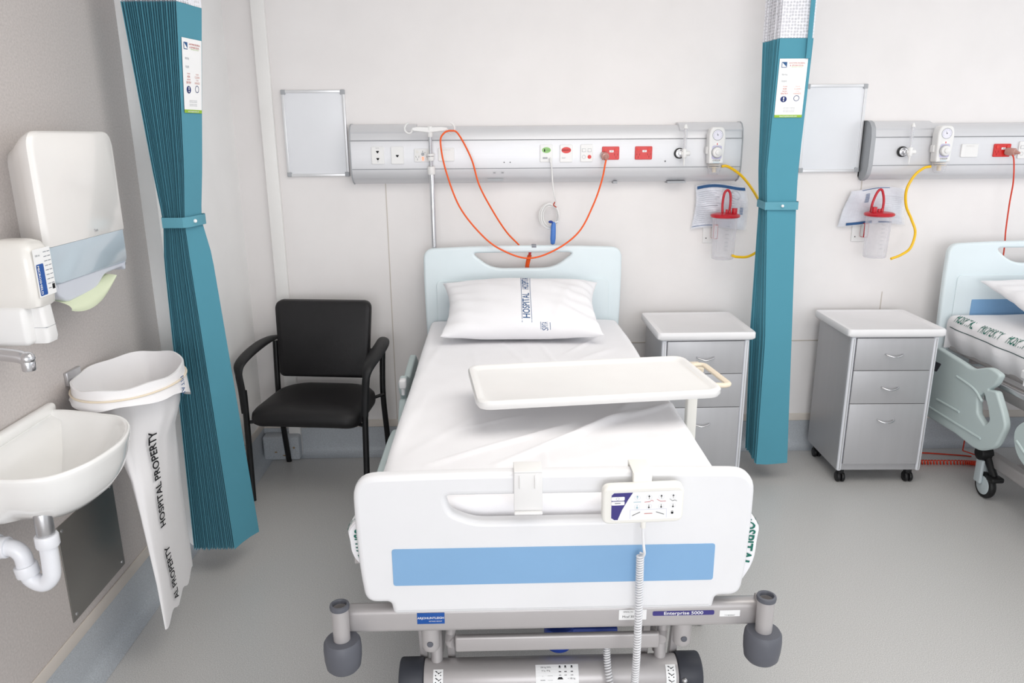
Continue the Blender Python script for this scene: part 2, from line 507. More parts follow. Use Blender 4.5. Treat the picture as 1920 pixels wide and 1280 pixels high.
# frame
BY = 1.74
b = MB(steelgrey_m)
b.box((BX0 - .05, BY, .451), (BX1 + .065, BY + .045, .524), .016, 5)
frame = part('cross_beam', b, bed)
b = MB(lablue_m, lab_m); P = front(-.181, BY - .0012, .4964); b.box((-.2175, BY - .0012, .480), (-.1445, BY + .002, .513), .0005)
b.use(lab_m).mtext(P, 'ARJOHUNTLEIGH', 0, .002, .009, bold=.0001).mtext(P, 'GETINGE GROUP', .012, -.008, .0045)
part('maker_badge', b, frame, label='blue badge with white lettering')
b = MB(purple_m, lab_m); P = front(.494, BY, .497); b.mpoly(P, rrect(.166, .014, .005)); b.use(lab_m).mtext(P, 'Enterprise 5000', 0, -.0002, .0132, bold=.0002, sx=1.25)
part('model_label', b, frame, label='navy strip reading Enterprise 5000')
b = MB(lab_m, ink_m); P = front(.3575, BY, .495); b.mpoly(P, rrect(.074, .031, .002)); b.use(ink_m)
b.mtext(P, 'SERIAL No', -.012, .009, .006).mrect(P, -.03, .002, .03, .003).mtext(P, 'Mcaf 30', -.012, -.006, .01).mrect(P, -.03, -.012, .03, -.0115)
part('asset_label', b, frame, label='white label with handwriting')
b = MB(lab_m, ink_m); P = front(.619, BY, .4933); b.mpoly(P, rrect(.055, .019, .001)); b.use(ink_m)
x = -.021
while x < .021:
    ww = random.choice((.0006, .001, .0016)); b.mrect(P, x, -.003, x + ww, .006); x += ww + random.choice((.0006, .0012))
b.mtext(P, 'T E 80000647', 0, -.006, .005); part('barcode_label', b, frame, label='white barcode sticker')
# long side members and platform
for x in (BX0 + .045, BX1 - .075): b = MB(steelgrey_m); b.box((x, 1.80, .52), (x + .03, 3.82, .60), .006); part('side_member', b, bed)
b = MB(steelgrey_m); b.box((BX0 + .06, 1.80, .625), (BX1 - .06, 3.76, .655), .008)
for i in range(9): b.box((BX0 + .08, 1.9 + i * .21, .6), (BX1 - .08, 1.93 + i * .21, .627), .003)
part('mattress_platform', b, bed)
b = MB(steelgrey_m); b.box((BX0 - .018, 1.765, .648), (BX0 + .05, 1.79, .70), .003)
part('mattress_retainer', b, bed, label='bent metal mattress stop')
# corner buffers
for bx in (-.413, .703):
    by = 1.712
    b = MB(steelgrey_m); b.lathe([(.022, .447), (.022, .554)], (bx, by, 0), seg=28, caps=(True, False)); b.box((bx - .013, by, .468), (bx + .013, BY + .03, .538), .006)
    b.lathe([(.022, .554), (.017, .554), (.017, .50)], (bx, by, 0), seg=28, caps=(False, True))
    post = part('corner_post', b, bed)
    b = MB(dkgrey_m); b.lathe([(.0171, .525), (.0174, .562), (.0195, .5655), (.0247, .564), (.0257, .560), (.0247, .552), (.0223, .5515)], (bx, by, 0), seg=28, caps=(False, False))
    part('socket_collar', b, post)
    b = MB(dkgrey_m); b.lathe([(.004, .370), (.038, .372), (.045, .381), (.0485, .405), (.0495, .431), (.048, .451), (.043, .459), (.0225, .460), (.0225, .456)], (bx, by, 0), seg=32, caps=(True, False))
    part('bumper', b, post)
# tie bar and lugs
b = MB(steelgrey_m); b.box((-.121, 1.772, .363), (.442, 1.791, .410), .006)
for x in (-.126, .447): b.tube(smooth([(x, 1.781, .387), (x * 1.02 - .006, 1.787, .387), (x * 1.03 - .004, 1.805, .405), (x * 1.02, 1.79, .452)], 14), .0145, 10)
part('tie_bar', b, bed)
for x in (-.187, .503):
    b = MB(steelgrey_m, dkgrey_m); b.lathe([(.021, .379), (.0245, .384), (.025, .394), (.025, .456)], (x, 1.776, 0), seg=24); b.use(dkgrey_m).rcyl((x, 1.749, .407), (x, 1.755, .407), .0085, .001, 16)
    part('pivot_lug', b, bed)
for x in (-.22, -.14, .425, .51):
    b = MB(steelgrey_m); b.box((-.011, -.012, -.14), (.011, .012, .14), .003, M=Matrix.Translation((x, 1.875, .35)) @ Matrix.Rotation(math.radians(12), 4, 'X')); part('hanger_strap', b, bed)
for x in (-.18, .465):
    b = MB(steelgrey_m); b.tube([(x, 1.85, .23), (x, 1.88, .47)], .017, 12); b.tube([(x, 1.88, .28), (x, 2.75, .50)], .018, 12); part('lifting_arm', b, bed)
for x in (-.12, .40): b = MB(steelgrey_m); b.tube([(x, 3.1, .2), (x, 2.3, .54)], .02, 12); part('rear_lifting_arm', b, bed)
b = MB(satin_m, aluline_m); b.box((-.11, 2.1, .27), (.43, 2.45, .30), .004); b.use(aluline_m).box((.12, 2.0, .33), (.155, 2.03, .44)).box((.18, 2.0, .33), (.215, 2.03, .44)); b.use(satin_m)
for x in (.0, .05, .27, .32): b.cyl((x, 1.88, .42), (x, 1.95, .44), .0095, 12)
part('actuator_housing', b, bed)
# foot end cross tube
TY, TZ0, TR = 1.845, .226, .0515
b = MB(steelgrey_m); b.rcyl((-.2155, TY, TZ0), (.51, TY, TZ0), TR, .002, 36)
ct = part('cross_tube', b, bed)
for a, e in ((-.286, -.2155), (.51, .58)):
    b = MB(dkgrey2_m, satin_m); b.rcyl((a, TY, TZ0), (e, TY, TZ0), .057, .008, 32); b.box((a + .006, TY - .055, TZ0 - .1), (e - .006, TY + .055, TZ0), .01)
    b.use(satin_m).sphere((a + .014, TY - .055, TZ0 + .015), .008); part('tube_end_cap', b, ct)


def on_tube(x): return lambda a, c, o=0.0: Vector((x + a, TY - (TR + .0002 + o) * math.cos(c / TR), TZ0 + (TR + .0002 + o) * math.sin(c / TR)))


for x in (-.174, .487):
    b = MB(lab_m, ink_m); P = on_tube(x); b.mrect(P, -.014, -.02, .014, .055, ny=8); b.use(ink_m)
    for k in range(4):
        y = .045 - k * .018
        b.mpoly(P, [(-.009, y + .005), (-.006, y + .006), (.002, y), (.009, y + .004), (.009, y + .002), (.001, y - .003)]).mdisc(P, -.007, y - .006, .0018, seg=8).mdisc(P, .007, y - .006, .0018, seg=8)
    part('pictogram_label', b, ct)
b = MB(lab_m, ink_m); P = lambda a, c, o=0.0: on_tube(.163)(a, c + .010, o); b.mrect(P, -.061, -.012, .061, .052, ny=8); b.use(ink_m)
for k, px_ in enumerate((.008, .024, .042)):
    b.mdisc(P, px_, .046, .0028, seg=10).mrect(P, px_ - .0034, .032, px_ + .0034, .043).mrect(P, px_ - .003, .022, px_ - .0006, .032).mrect(P, px_ + .0006, .022, px_ + .003, .032)
b.mpoly(P, [(0, .012), (.017, .012), (.013, .018), (.004, .018)])
b.mtext(P, '= 185 kg', .040, .014, .006).mtext(P, '250 kg SWL', -.032, .044, .006).mtext(P, '35 kg  30 kg', -.032, .035, .005)
b.mpoly(P, [(-.048, .01), (-.034, .01), (-.041, .022)]); b.mrect(P, -.027, .01, -.0265, .022).mrect(P, -.027, .0215, -.013, .022).mrect(P, -.027, .01, -.013, .0105).mrect(P, -.0135, .01, -.013, .022)
b.use(lab_m).mpoly(P, [(-.0458, .0114), (-.0362, .0114), (-.041, .0197)], .0011)
part('safe_load_label', b, ct, label='white label with three figures')
# pedal
b = MB(bluep_m); b.lathe([(.012, .278), (.036, .283), (.044, .304), (.044, .356), (.032, .366)], (.175, 1.90, 0), seg=24); b.box((.19, 1.88, .328), (.345, 1.92, .352), .006)
part('brake_pedal', b, bed, label='blue brake pedal')
# base
b = MB(steelgrey_m)
for x in (BX0 + .1, BX1 - .1): b.box((x - .025, 2.45, .16), (x + .025, 3.36, .22), .008)
for y in (2.5, 3.2): b.box((BX0 + .1, y - .025, .165), (BX1 - .1, y + .025, .215), .006)
part('base_frame', b, bed)
for cx in (BX0 + .055, BX1 - .055):
    for cy in (2.55, 3.335):
        sg = -1 if cx < BC else 1
        b = MB(hub_m, black_m); b.lathe([(.02, .1), (.024, .11), (.024, .2), (.018, .21)], (cx + .02 * -sg, cy + .02, 0), seg=20)
        b.box((cx - .022, cy - .02, .07), (cx - .006, cy + .03, .19), .006)
        cas = part('castor', b, bed)
        b = MB(black_m); b.lathe([(.048, -.015), (.06, -.014), (.0645, -.006), (.0645, .006), (.06, .014), (.048, .015)], (cx + .012, cy - .02, .0645), (1, 0, 0), 32, (True, True))
        b.use(hub_m).rcyl((cx - .006, cy - .02, .0645), (cx + .03, cy - .02, .0645), .047, .004, 28)
        part('wheel', b, cas, label='black tyre with a pale grey hub')
        b = MB(black_m); b.rcyl((cx - .03, cy + .01, .22), (cx + .03, cy + .01, .22), .034, .006, 24)
        b.tube([(cx + .01, cy - .0, .21), (cx + .022, cy - .05, .13), (cx + .022, cy - .06, .12)], .018, 10); b.box((cx - .012, cy - .095, .105), (cx + .05, cy - .045, .13), .008)
        part('brake_lever', b, cas)


# folded side rails (outlines y, z)
def R2(*ps): return [(lambda p: (p.y, p.z))(at(u, v, 'x', 2.27)) for u, v in ps]


r_out = rpoly(R2((1742, 662), (1763, 651), (1803, 675), (1828, 692), (1862, 688), (1882, 703), (1872, 722), (1858, 730), (1874, 733), (1886, 772), (1892, 800), (1872, 840), (1843, 845), (1828, 838), (1795, 812), (1742, 780)), [.02] * 2 + [.02, .03, .03, .02, .02, .012, .015, .03, .03, .04, .02, .02, .02, .02], 5)
r_hole = rpoly(R2((1838, 745), (1850, 735), (1858, 765), (1861, 788), (1852, 797), (1838, 775)), .012, 5)
r_ev = rpoly(R2((1748, 672), (1771, 682), (1762, 697), (1745, 690)), .01, 4)
mid = 3.02


def lower_rail(x, nm):
    b = MB(rail_m); b.curve2d([r_out, r_hole], .016, .009, YZ(x, 0, 0), 3)
    b.use(dkgrey2_m).curve2d([r_ev], .018, .002, YZ(x, 0, 0))
    r = part('side_rail', b, bed, label=nm)
    sg = -1 if x < BC else 1
    P = lambda a, c, o=0.0: Vector((x + sg * (.016 + o), a, c))
    b = MB(rail_m)
    for q in (((1762, 748), (1805, 772)), ((1747, 762), (1845, 822)), ((1800, 705), (1832, 728), (1848, 752))):
        pts = [P(*e) for e in R2(*q)]; b.tube(smooth(pts, 12), .006, 8)
    part('moulded_rib', b, r)
    ro = [(mid - (y_ - 3.1), z_) for y_, z_ in r_out]
    # foot half: longer hoop
    o2 = rpoly([(3.02, .48), (2.94, .56), (2.80, .58), (2.45, .58), (2.34, .52), (2.30, .42), (2.40, .32), (2.6, .33), (2.86, .325), (2.98, .38)], .05, 6)
    h2 = rpoly([(2.66, .52), (2.47, .52), (2.40, .45), (2.47, .40), (2.66, .42)], .03, 5)
    b = MB(rail_m); b.curve2d([o2, h2], .016, .009, YZ(x, 0, 0), 3)
    r = part('side_rail', b, bed, label=nm.replace('head', 'foot'))
    b = MB(rail_m); b.tube(smooth([P(2.98, .44), P(2.86, .39), P(2.6, .38)], 12), .006, 8); b.tube(smooth([P(2.95, .52), P(2.86, .55), P(2.8, .52), P(2.72, .5)], 12), .005, 8)
    part('moulded_rib', b, r)


bxo = 2.325 - BX0   # second bed offset
lower_rail(2.27 - bxo, 'pale side rail folded down, head half')
lower_rail(BX1 + .036, 'pale side rail folded down, head half')
for x in (BX0 - .02, BX1 + .0):
    b = MB(satin_m)
    b.box((x, 2.42, .598), (x + .02, 3.7, .62), .003)
    for y in (2.5, 2.85, 3.25, 3.55): b.box((x - .02, y, .52), (x + .03, y + .03, .602), .004)
    part('rail_mounting', b, bed)
b = MB(board_m); b.box((BX0 - .05, 3.02, .70), (BX0 - .02, 3.06, .74), .008); b.cyl((BX0 - .035, 3.04, .67), (BX0 - .035, 3.04, .71), .008, 12); part('rail_catch', b, bed, label='small white release catch')

bed2 = dup(bed, (bxo, 0, 0), 'hospital bed partly out of frame at the far right, side rail folded down')

for dx, lb in ((0, 'mattress of the raised foreground bed, under a white sheet'), (bxo, 'mattress of the right hand bed, under a white sheet')):
    b = MB(mat('mattress_cover', (225, 232, 236), 0.6)); b.box((BX0 + .06 + dx, 1.80, .656), (BX1 - .06 + dx, 3.74, .785), .03)
    solo('mattress', b, lb, 'mattress', 'mattresses')


# ------------------------------------------------------------------ sheets
def seg_dist(px, py, ax, ay, bx, by):
    dx, dy = bx - ax, by - ay; L = dx * dx + dy * dy
    t = max(0, min(1, ((px - ax) * dx + (py - ay) * dy) / L)); qx, qy = ax + t * dx, ay + t * dy
    sgn = 1 if (dx * (py - ay) - dy * (px - ax)) > 0 else -1
    return sgn * math.hypot(px - qx, py - qy), t


def fold(px, py, L):
    h = 0
    for ax, ay, bx, by, amp, wd in L:
        d, t = seg_dist(px, py, ax, ay, bx, by)
        h += 1.35 * amp * math.exp(-(d / wd) ** 2) * (0.35 + 0.65 * math.sin(PI * min(1, max(0, t))))
    return h


def pz(u, v, z=.83): p = at(u, v, 'z', z); return p.x, p.y


FOLDS = []
for a, c, amp, wd in (((800, 868), (1075, 790), .007, .012), ((930, 868), (1190, 765), .010, .014), ((860, 800), (985, 775), .004, .01), ((1090, 800), (1290, 745), .006, .016),
                      ((720, 860), (800, 730), .003, .02), ((1010, 872), (1290, 805), .003, .03), ((1060, 660), (1130, 625), .004, .012), ((940, 640), (1000, 690), .003, .012),
                      ((1150, 650), (1085, 672), .005, .02), ((830, 640), (790, 700), .003, .02), ((1210, 730), (1120, 800), .004, .02), ((885, 650), (905, 720), .002, .01),
                      ((760, 850), (960, 740), .003, .02), ((1180, 870), (1330, 860), .003, .02), ((1010, 640), (1060, 700), .003, .01)):
    (x0, y0), (x1, y1) = pz(*a), pz(*c); FOLDS.append((x0, y0, x1, y1, amp, wd))


def make_sheet(dx, folds, foot_bulge, seed):
    DR = .15
    rnd = random.Random(seed); ph = [rnd.uniform(0, 6.28) for _ in range(12)]
    x0, x1, y0, y1, zt = BX0 + .03, BX1 - .02, 1.765, 3.752, .822
    R = .035; nu, nv = 150, 220

    def axis(t, lo, hi):   # t in 0..1 over drape + top + drape -> position, drop
        L = hi - lo; tot = L + 2 * DR; s = t * tot - DR
        if s < 0: e = -s; side = -1
        elif s > L: e = s - L; side = 1
        else:
            edge = min(s, L - s); dr = R * (1 - math.sqrt(max(0, 1 - (1 - min(edge / R, 1)) ** 2))) if edge < R else 0
            return lo + s, dr * .9, 0, 0
        return (lo if side < 0 else hi), R * .9 + e, side, e

    rows = []
    for j in range(nv + 1):
        row = []
        for i in range(nu + 1):
            x, dz1, sx, ex = axis(i / nu, x0, x1); y, dz2, sy, ey = axis(j / nv, y0, y1)
            drop = max(dz1, dz2)
            z = zt - drop
            h = 0.0
            if not sx and not sy:
                h = fold(x, y, folds) + .0016 * math.sin(9 * x + 5 * y + ph[0]) * math.sin(4 * y + ph[1]) + .0010 * math.sin(31 * x - 17 * y + ph[2]) * math.sin(11 * y + ph[8])
                h += .0022 * math.exp(-((x - BC + .005 + .01 * math.sin(y * 3)) / .003) ** 2)
                h += .004 * math.exp(-((min(x - x0, x1 - x)) / .05) ** 2) * math.sin(7 * y + ph[3])
            def bulge(e, yy, side_):
                o_ = (.006 * math.sin(23 * yy + ph[4]) + .004 * math.sin(41 * yy + ph[5])) * min(1, e / .06) + .012 * math.sin(PI * min(1, e / DR))
                if foot_bulge:
                    k = math.exp(-((yy - 1.79) / .15) ** 2); q = e / DR
                    return o_ + k * (.050 + .004 * math.sin(e * 60 + ph[6])) * min(1, e / .05) ** .6 * (1 - .5 * q ** 4), k * (.0 if side_ < 0 else .06) * q ** 2
                return o_ - .03 * (e / DR) ** 2, 0
            out = 0
            if sx and not sy: out, lo_ = bulge(ex, y, sx); z -= lo_
            if sy:
                side_ = -1 if x < BC else 1; o_, lo_ = bulge(ey, y, side_); f_ = abs(x - BC) / ((x1 - x0) / 2); out = 0
                x += side_ * o_ * f_ ** 2; z -= lo_ * f_ ** 3
                y += sy * (.003 * math.sin(20 * x + ph[4]) * min(1, ey / .05) + .004 * min(1, ey / .05)) * (1 - f_ ** 8)
            row.append(Vector((x + sx * out + dx, y, z + h)))
        rows.append(row)
    b = MB(sheet_m)
    V_ = [[b.bm.verts.new(p) for p in r_] for r_ in rows]
    ci, cj = DR / (x1 - x0 + 2 * DR) * nu, DR / (y1 - y0 + 2 * DR) * nv
    for j in range(nv):
        for i in range(nu):
            if (i + .5 < ci or i + .5 > nu - ci) and (j + .5 < cj or j + .5 > nv - cj): continue
            b.bm.faces.new((V_[j][i], V_[j][i + 1], V_[j + 1][i + 1], V_[j + 1][i]))
    bmesh.ops.delete(b.bm, geom=[v for v in b.bm.verts if not v.link_faces], context='VERTS')
    bmesh.ops.remove_doubles(b.bm, verts=b.bm.verts[:], dist=2e-4); bmesh.ops.dissolve_degenerate(b.bm, dist=1e-4, edges=b.bm.edges[:])
    return b, rows


def grid_map(rows, lift=.0015):
    nv, nu = len(rows) - 1, len(rows[0]) - 1

    def G(i, j, o=0.0):
        i = max(0, min(nu - .001, i)); j = max(0, min(nv - .001, j)); a, c = int(i), int(j); f, g = i - a, j - c
        p = rows[c][a].lerp(rows[c][a + 1], f).lerp(rows[c + 1][a].lerp(rows[c + 1][a + 1], f), g)
        n = (rows[c][a + 1] - rows[c][a]).cross(rows[c + 1][a] - rows[c][a]); n = n.normalized() if n.length > 1e-9 else Vector((0, 0, 1))
        return p + n * (lift + o)
    return G


b, rows = make_sheet(0, FOLDS, True, 3)
G = grid_map(rows)
b.use(green_m)
nu = 150; nv = 220; du = (BX1 - BX0 - .05 + .3) / nu; dv = (1.987 + .3) / nv
for side in (0, 1):
    # print runs down the tucked side beside the footboard
    P = lambda a, c, o=0.0: G(.1502 / du + (.022 + c) / du if side == 0 else nu - .1502 / du - (.022 - c) / du, (.15 - a) / dv, o)
    b.mtext(P, 'HOSPITAL', .072, 0, .036, off=.0012, sx=.7, bold=.0006)
    P = lambda a, c, o=0.0: G((.15 - a) / du if side == 0 else nu - (.15 - a) / du, (.15 + .028 + (c if side else -c)) / dv, o)
    b.mtext(P, 'HOSPITAL', .078, 0, .034, off=.0008, sx=.75, rot=0 if side == 0 else PI * 0)
    for k in range(12): b.mrect(P, .01 + k * .011, (.030 + .002 * k) * (1 if side else -1), .01 + (k + 1) * .011, (.033 + .002 * k) * (1 if side else -1), off=.0008)
    P = lambda a, c, o=0.0: G((.15 - .07 + c) / du if side == 0 else nu - (.15 - .07 + c) / du, (.15 + .3 + a) / dv if side else (.15 + 1.7 - a) / dv, o)
    for k in range(8): b.mtext(P, 'HOSPITAL', k * .2, 0, .042, off=.0005, sx=.8 if side == 0 else .8)
solo('bed_sheet', b, 'smooth white sheet on the raised foreground bed, green print at the foot', 'sheet', 'white bed sheets', angle=80, recalc=False)

b, rows = make_sheet(bxo, [(2.5, 3.2, 2.7, 3.0, .006, .03), (2.6, 3.5, 2.9, 3.3, .005, .03)], False, 9)
G = grid_map(rows); b.use(green_m)
P = lambda a, c, o=0.0: G((.15 + .012 + c) / du, nv - (.15 + .03 + a) / dv, o)
for k in range(6): b.mtext(P, 'HOSPITAL' if k % 2 == 0 else 'PROPERTY', .10 + k * .2, .0, .045, rot=PI * 0, off=.0022, sx=.75)
b.use(mat('green_dark_line', (60, 84, 84), .8))
for k in range(60): b.mrect(P, k * .025, -.044, (k + 1) * .025, -.040, off=.0006)
solo('bed_sheet', b, 'white sheet with green lettering along its edge on the right hand bed', 'sheet', 'white bed sheets', angle=80, recalc=False)


# ------------------------------------------------------------------ pillows
def pillow_fn(cx, cy, cz, a, bb, T, tilt, rz, seed, sag=0.0):
    rnd = random.Random(seed); ph = [rnd.uniform(0, 6.28) for _ in range(8)]
    M = Matrix.Translation((cx, cy, cz)) @ Matrix.Rotation(rz, 4, 'Z') @ Matrix.Rotation(tilt, 4, 'X')

    def F(u, v, s, o=0.0):
        x = a * u * (1 - .10 * (1 - v * v)); y = bb * v * (1 - .09 * (1 - u * u)); x *= 1 + .03 * v
        q = max(0, (1 - u * u) * (1 - v * v)); e = q ** .42
        wr = .010 * math.sin(14 * u + 3 * v + ph[0]) * (abs(u) ** 3) + .007 * math.sin(19 * v + 9 * u + ph[1]) * abs(u) ** 2 + .003 * math.sin(7 * u + 8 * v + ph[2]) + .008 * math.exp(-((u - .62 - .2 * v) / .04) ** 2) * (v < .4)
        z = s * (T * e + o) + (wr * (1 if s > 0 else .3)) * e ** .3 + sag * u * u
        return M @ Vector((x, y, z))
    return F


def make_pillow(F, n=44):
    b = MB(sheet_m)
    g = {}
    for s in (1, -1):
        for i in range(n + 1):
            for j in range(n + 1):
                u, v = math.sin((2 * i / n - 1) * PI / 2), math.sin((2 * j / n - 1) * PI / 2)
                edge = i in (0, n) or j in (0, n)
                if edge and s < 0: g[(s, i, j)] = g[(1, i, j)]
                else: g[(s, i, j)] = b.bm.verts.new(F(u, v, s))
        for i in range(n):
            for j in range(n):
                q = [g[(s, i, j)], g[(s, i + 1, j)], g[(s, i + 1, j + 1)], g[(s, i, j + 1)]]
                b.bm.faces.new(q if s > 0 else q[::-1])
    return b


F = pillow_fn(.123, 3.47, .945, .375, .25, .095, math.radians(17), math.radians(-1), 4)
b = make_pillow(F)
P = lambda a, c, o=0.0: F(a / .37, c / .26, 1, o)
b.use(navy_m)
for x in (-.0, .045):
    for k in range(20): b.mrect(P, x, -.24 + k * .024, x + .0022, -.24 + (k + 1) * .024, off=.001)
for k, c in enumerate((-.13, .1)): b.mtext(P, 'HOSPITAL', .024, c, .048, rot=PI / 2, off=.001, bold=.0006, sx=.85)
P2 = lambda a, c, o=0.0: F(a / .37, -math.cos(c / .06), 1, o)
for x in (.085, .128): b.mrect(P, x, -.258, x + .0022, -.235, off=.0015, ny=4)
b.mtext(P, 'SPITA', .107, -.247, .040, rot=PI / 2, off=.0015, sx=.25)
solo('pillow', b, 'plump white pillow with blue HOSPITAL print on the foreground bed', 'pillow', 'white pillows', angle=80, recalc=False)
F = pillow_fn(.123 + bxo + .05, 3.42, .935, .40, .27, .07, math.radians(14), math.radians(-4), 8)
solo('pillow', make_pillow(F), 'plain white pillow on the right hand bed', 'pillow', 'white pillows', angle=80, recalc=False)

# ------------------------------------------------------------------ handset on the footboard
hc = thing('bed_control_handset', (.356, 1.69, .80), 'cream bed control handset with picture buttons hooked over the footboard', 'remote control')
Mh = Matrix.Translation((.356, 1.675, .859)) @ Matrix.Rotation(math.radians(-1.5), 4, 'Y') @ Matrix.Rotation(math.radians(6), 4, 'X')
b = MB(platew_m); b.curve2d([rpoly([(-.1, -.052), (.1, -.052), (.1, .054), (-.1, .054)], .022)], .014, .007, Mh @ Matrix.Rotation(PI / 2, 4, 'X'), 4)
body = part('housing', b, hc)
Ph = lambda a, c, o=0.0: Mh @ Vector((a, -.0142 - o, c))
b = MB(lab_m, purple_m); b.mpoly(Ph, [(x + .008, z) for x, z in rrect(.174, .08, .008)], .0004)
b.use(purple_m).mpoly(Ph, [(-.078, -.032), (-.07, -.038), (-.062, -.038), (-.052, -.01), (-.037, .02), (-.026, .039), (-.072, .039), (-.078, .033)], .0007)
b.use(lab_m).mpoly(Ph, [(-.062 + x, .023 + z) for x, z in rrect(.032, .011, .003)], .001).mpoly(Ph, [(-.062 + x, .010 + z) for x, z in rrect(.032, .011, .003)], .001)
b.use(grey_ink).mrect(Ph, -.07, .009, -.056, .0115, .0012).mdisc(Ph, -.063, .023, .004, .0012, r0=.0034)
for k, x in enumerate((-.015, .014, .044, .073)):
    im = (mat('pale_teal_print', (150, 190, 205), .6), ink_m, ink_m, ink_m)[k]
    for y, d in ((.024, 1), (-.002, -1)):
        b.use(mat('faint_ring', (226, 228, 232), .6)).mdisc(Ph, x, y, .0072, .0008, r0=.0066)
        b.use(im).mrect(Ph, x - .0005, y - .004, x + .0005, y + .005, .001).mpoly(Ph, [(x - .0028, y + d * .0015), (x + .0028, y + d * .0015), (x, y + d * .006)], .001)
    b.use(im if k == 0 else darkred_m if k < 3 else ink_m)
    sh = {0: [(-.009, 0), (.009, 0)], 1: [(-.011, -.001), (.002, 0), (.006, .004), (.011, .001)], 2: [(-.011, .006), (-.002, 0), (.011, 0)], 3: [(-.009, .006), (-.002, 0), (.004, .002), (.009, -.001)]}[k]
    for (x0_, z0_), (x1_, z1_) in zip(sh, sh[1:]): b.mpoly(Ph, [(x + x0_, .011 + z0_), (x + x1_, .011 + z1_), (x + x1_, .0122 + z1_), (x + x0_, .0122 + z0_)], .001)
for k, (x, sl_) in enumerate(((-.017, .005), (.013, 0), (.042, -.004))):
    b.use(ink_m if k != 1 else redink_m).mpoly(Ph, [(x - .01, -.023 - sl_), (x + .01, -.023 + sl_), (x + .01, -.0215 + sl_), (x - .01, -.0215 - sl_)], .001)
b.use(mat('faint_blue', (196, 200, 226), .6)).mrect(Ph, -.032, -.011, .058, -.0104).mrect(Ph, .0576, -.036, .0582, -.011).mrect(Ph, -.032, -.036, -.0314, -.011)
b.use(ink_m).mdisc(Ph, .072, -.023, .0032, .001, seg=12).mdisc(Ph, .072, -.0195, .0026, .001, r0=.0018, seg=12)
part('button_panel', b, body, label='white button panel with a purple corner')
b = MB(platew_m); b.box((.333, 1.678, .905), (.379, 1.700, .935), .003); b.box((.333, 1.678, .930), (.379, 1.762, .9355), .002); b.box((.333, 1.756, .90), (.379, 1.762, .935), .002)
part('hanging_hook', b, hc)
b = MB(platew_m, board_m); b.rcyl((.361, 1.675, .79), (.361, 1.675, .812), .007, .002, 14)
b.use(board_m); cp = smooth([(.361, 1.675, .80), (.361, 1.672, .77), (.364, 1.665, .735), (.366, 1.668, .722), (.364, 1.672, .711)], 24); b.tube(cp, .0036, 8)
b.coil([(.358, 1.680, .712), (.360, 1.682, .60), (.3605, 1.68, .48), (.359, 1.68, .36), (.356, 1.69, .25), (.345, 1.74, .14)], .0080, .0027, 78, 7, 12)
part('coiled_cable', b, hc, label='white coiled cable')
b = MB(board_m); b.coil([(.303, 1.81, .37), (.302, 1.80, .32), (.306, 1.78, .27), (.315, 1.755, .21), (.330, 1.745, .16), (.345, 1.74, .14)], .0080, .0026, 36, 7, 12)
part('coiled_cable', b, hc, label='white coiled cable')

b = MB(plate_m); b.box((.041, 1.700, .828), (.112, 1.706, .934), .002); b.box((.041, 1.700, .9295), (.112, 1.762, .9345), .002); b.box((.041, 1.756, .90), (.112, 1.762, .934), .002)
b.box((.041, 1.688, .822), (.112, 1.7, .83), .003)
for x in (.054, .092): b.box((x, 1.696, .89), (x + .004, 1.7, .925), .001)
solo('footboard_clip', b, 'white plastic document clip hooked over the middle of the footboard', 'clip')

# ------------------------------------------------------------------ overbed table
TZ = .93
c4 = [at(u, v, 'z', TZ + .0) for u, v in ((885, 690), (1290, 668), (1340, 738), (890, 762))]
tc_ = sum(c4, Vector()) / 4; ang = math.atan2(c4[2].y - c4[3].y, c4[2].x - c4[3].x)
TL = .80; TD = .395
ob = thing('overbed_table', (.73, 2.62, 0), 'white overbed table standing across the middle of the foreground bed', 'table')
Mt = Matrix.Translation((tc_.x, tc_.y, TZ)) @ Matrix.Rotation(ang, 4, 'Z')
# top: dished tray
b = MB(plate_m)
prof = [(0, -.022), (.006, -.028), (.03, -.03)]
rings = []
for ins, z in ((.03, -.022), (.006, -.018), (.0, -.008), (.0, .006), (.004, .011), (.012, .012), (.018, .009), (.026, .001), (.034, -.002)):
    rr = rrect(TL - 2 * ins, TD - 2 * ins, .05 - ins * .6, 8); rings.append([Mt @ Vector((x, y, z)) for x, y in rr])
b.loft(rings); top = part('table_top', b, ob, label='white dished table top')
b = MB(beige_m); hp = rpoly([(TL / 2 - .02, -.10), (TL / 2 + .055, -.115), (TL / 2 + .055, .13), (TL / 2 - .02, .115)], .03, 6)
b.tube([Mt @ Vector((x, y, -.006)) for x, y in hp] + [Mt @ Vector((hp[0][0], hp[0][1], -.006))], .0085, 10, sy=1.3)
part('handle', b, top, label='cream loop handle')
cc = Mt @ Vector((TL / 2 - .05, .06, 0)); colx, coly = .735, 2.66
b = MB(beige_m); b.box((colx - .035, coly - .03, TZ - .115), (colx + .03, coly + .03, TZ - .03), .006); b.box((colx - .3, coly - .04, TZ - .045), (colx + .03, coly + .04, TZ - .024), .005)
part('top_bracket', b, ob, label='cream bracket under the top')
b = MB(platew_m); b.box((colx - .019, coly - .02, .06), (colx + .019, coly + .02, TZ - .1), .006); part('column', b, ob)
b = MB(platew_m); b.box((colx - .5, coly - .30, .055), (colx + .02, coly - .26, .085), .006); b.box((colx - .5, coly + .24, .055), (colx + .02, coly + .28, .085), .006); b.box((colx - .024, coly - .3, .055), (colx + .022, coly + .28, .085), .006)
part('base', b, ob)
for x in (colx - .48, colx): 
    for y in (coly - .28, coly + .26):
        b = MB(black_m); b.rcyl((x - .01, y, .025), (x + .01, y, .025), .025, .004, 20); b.box((x - .013, y - .01, .03), (x + .013, y + .01, .056), .003); part('castor', b, ob)

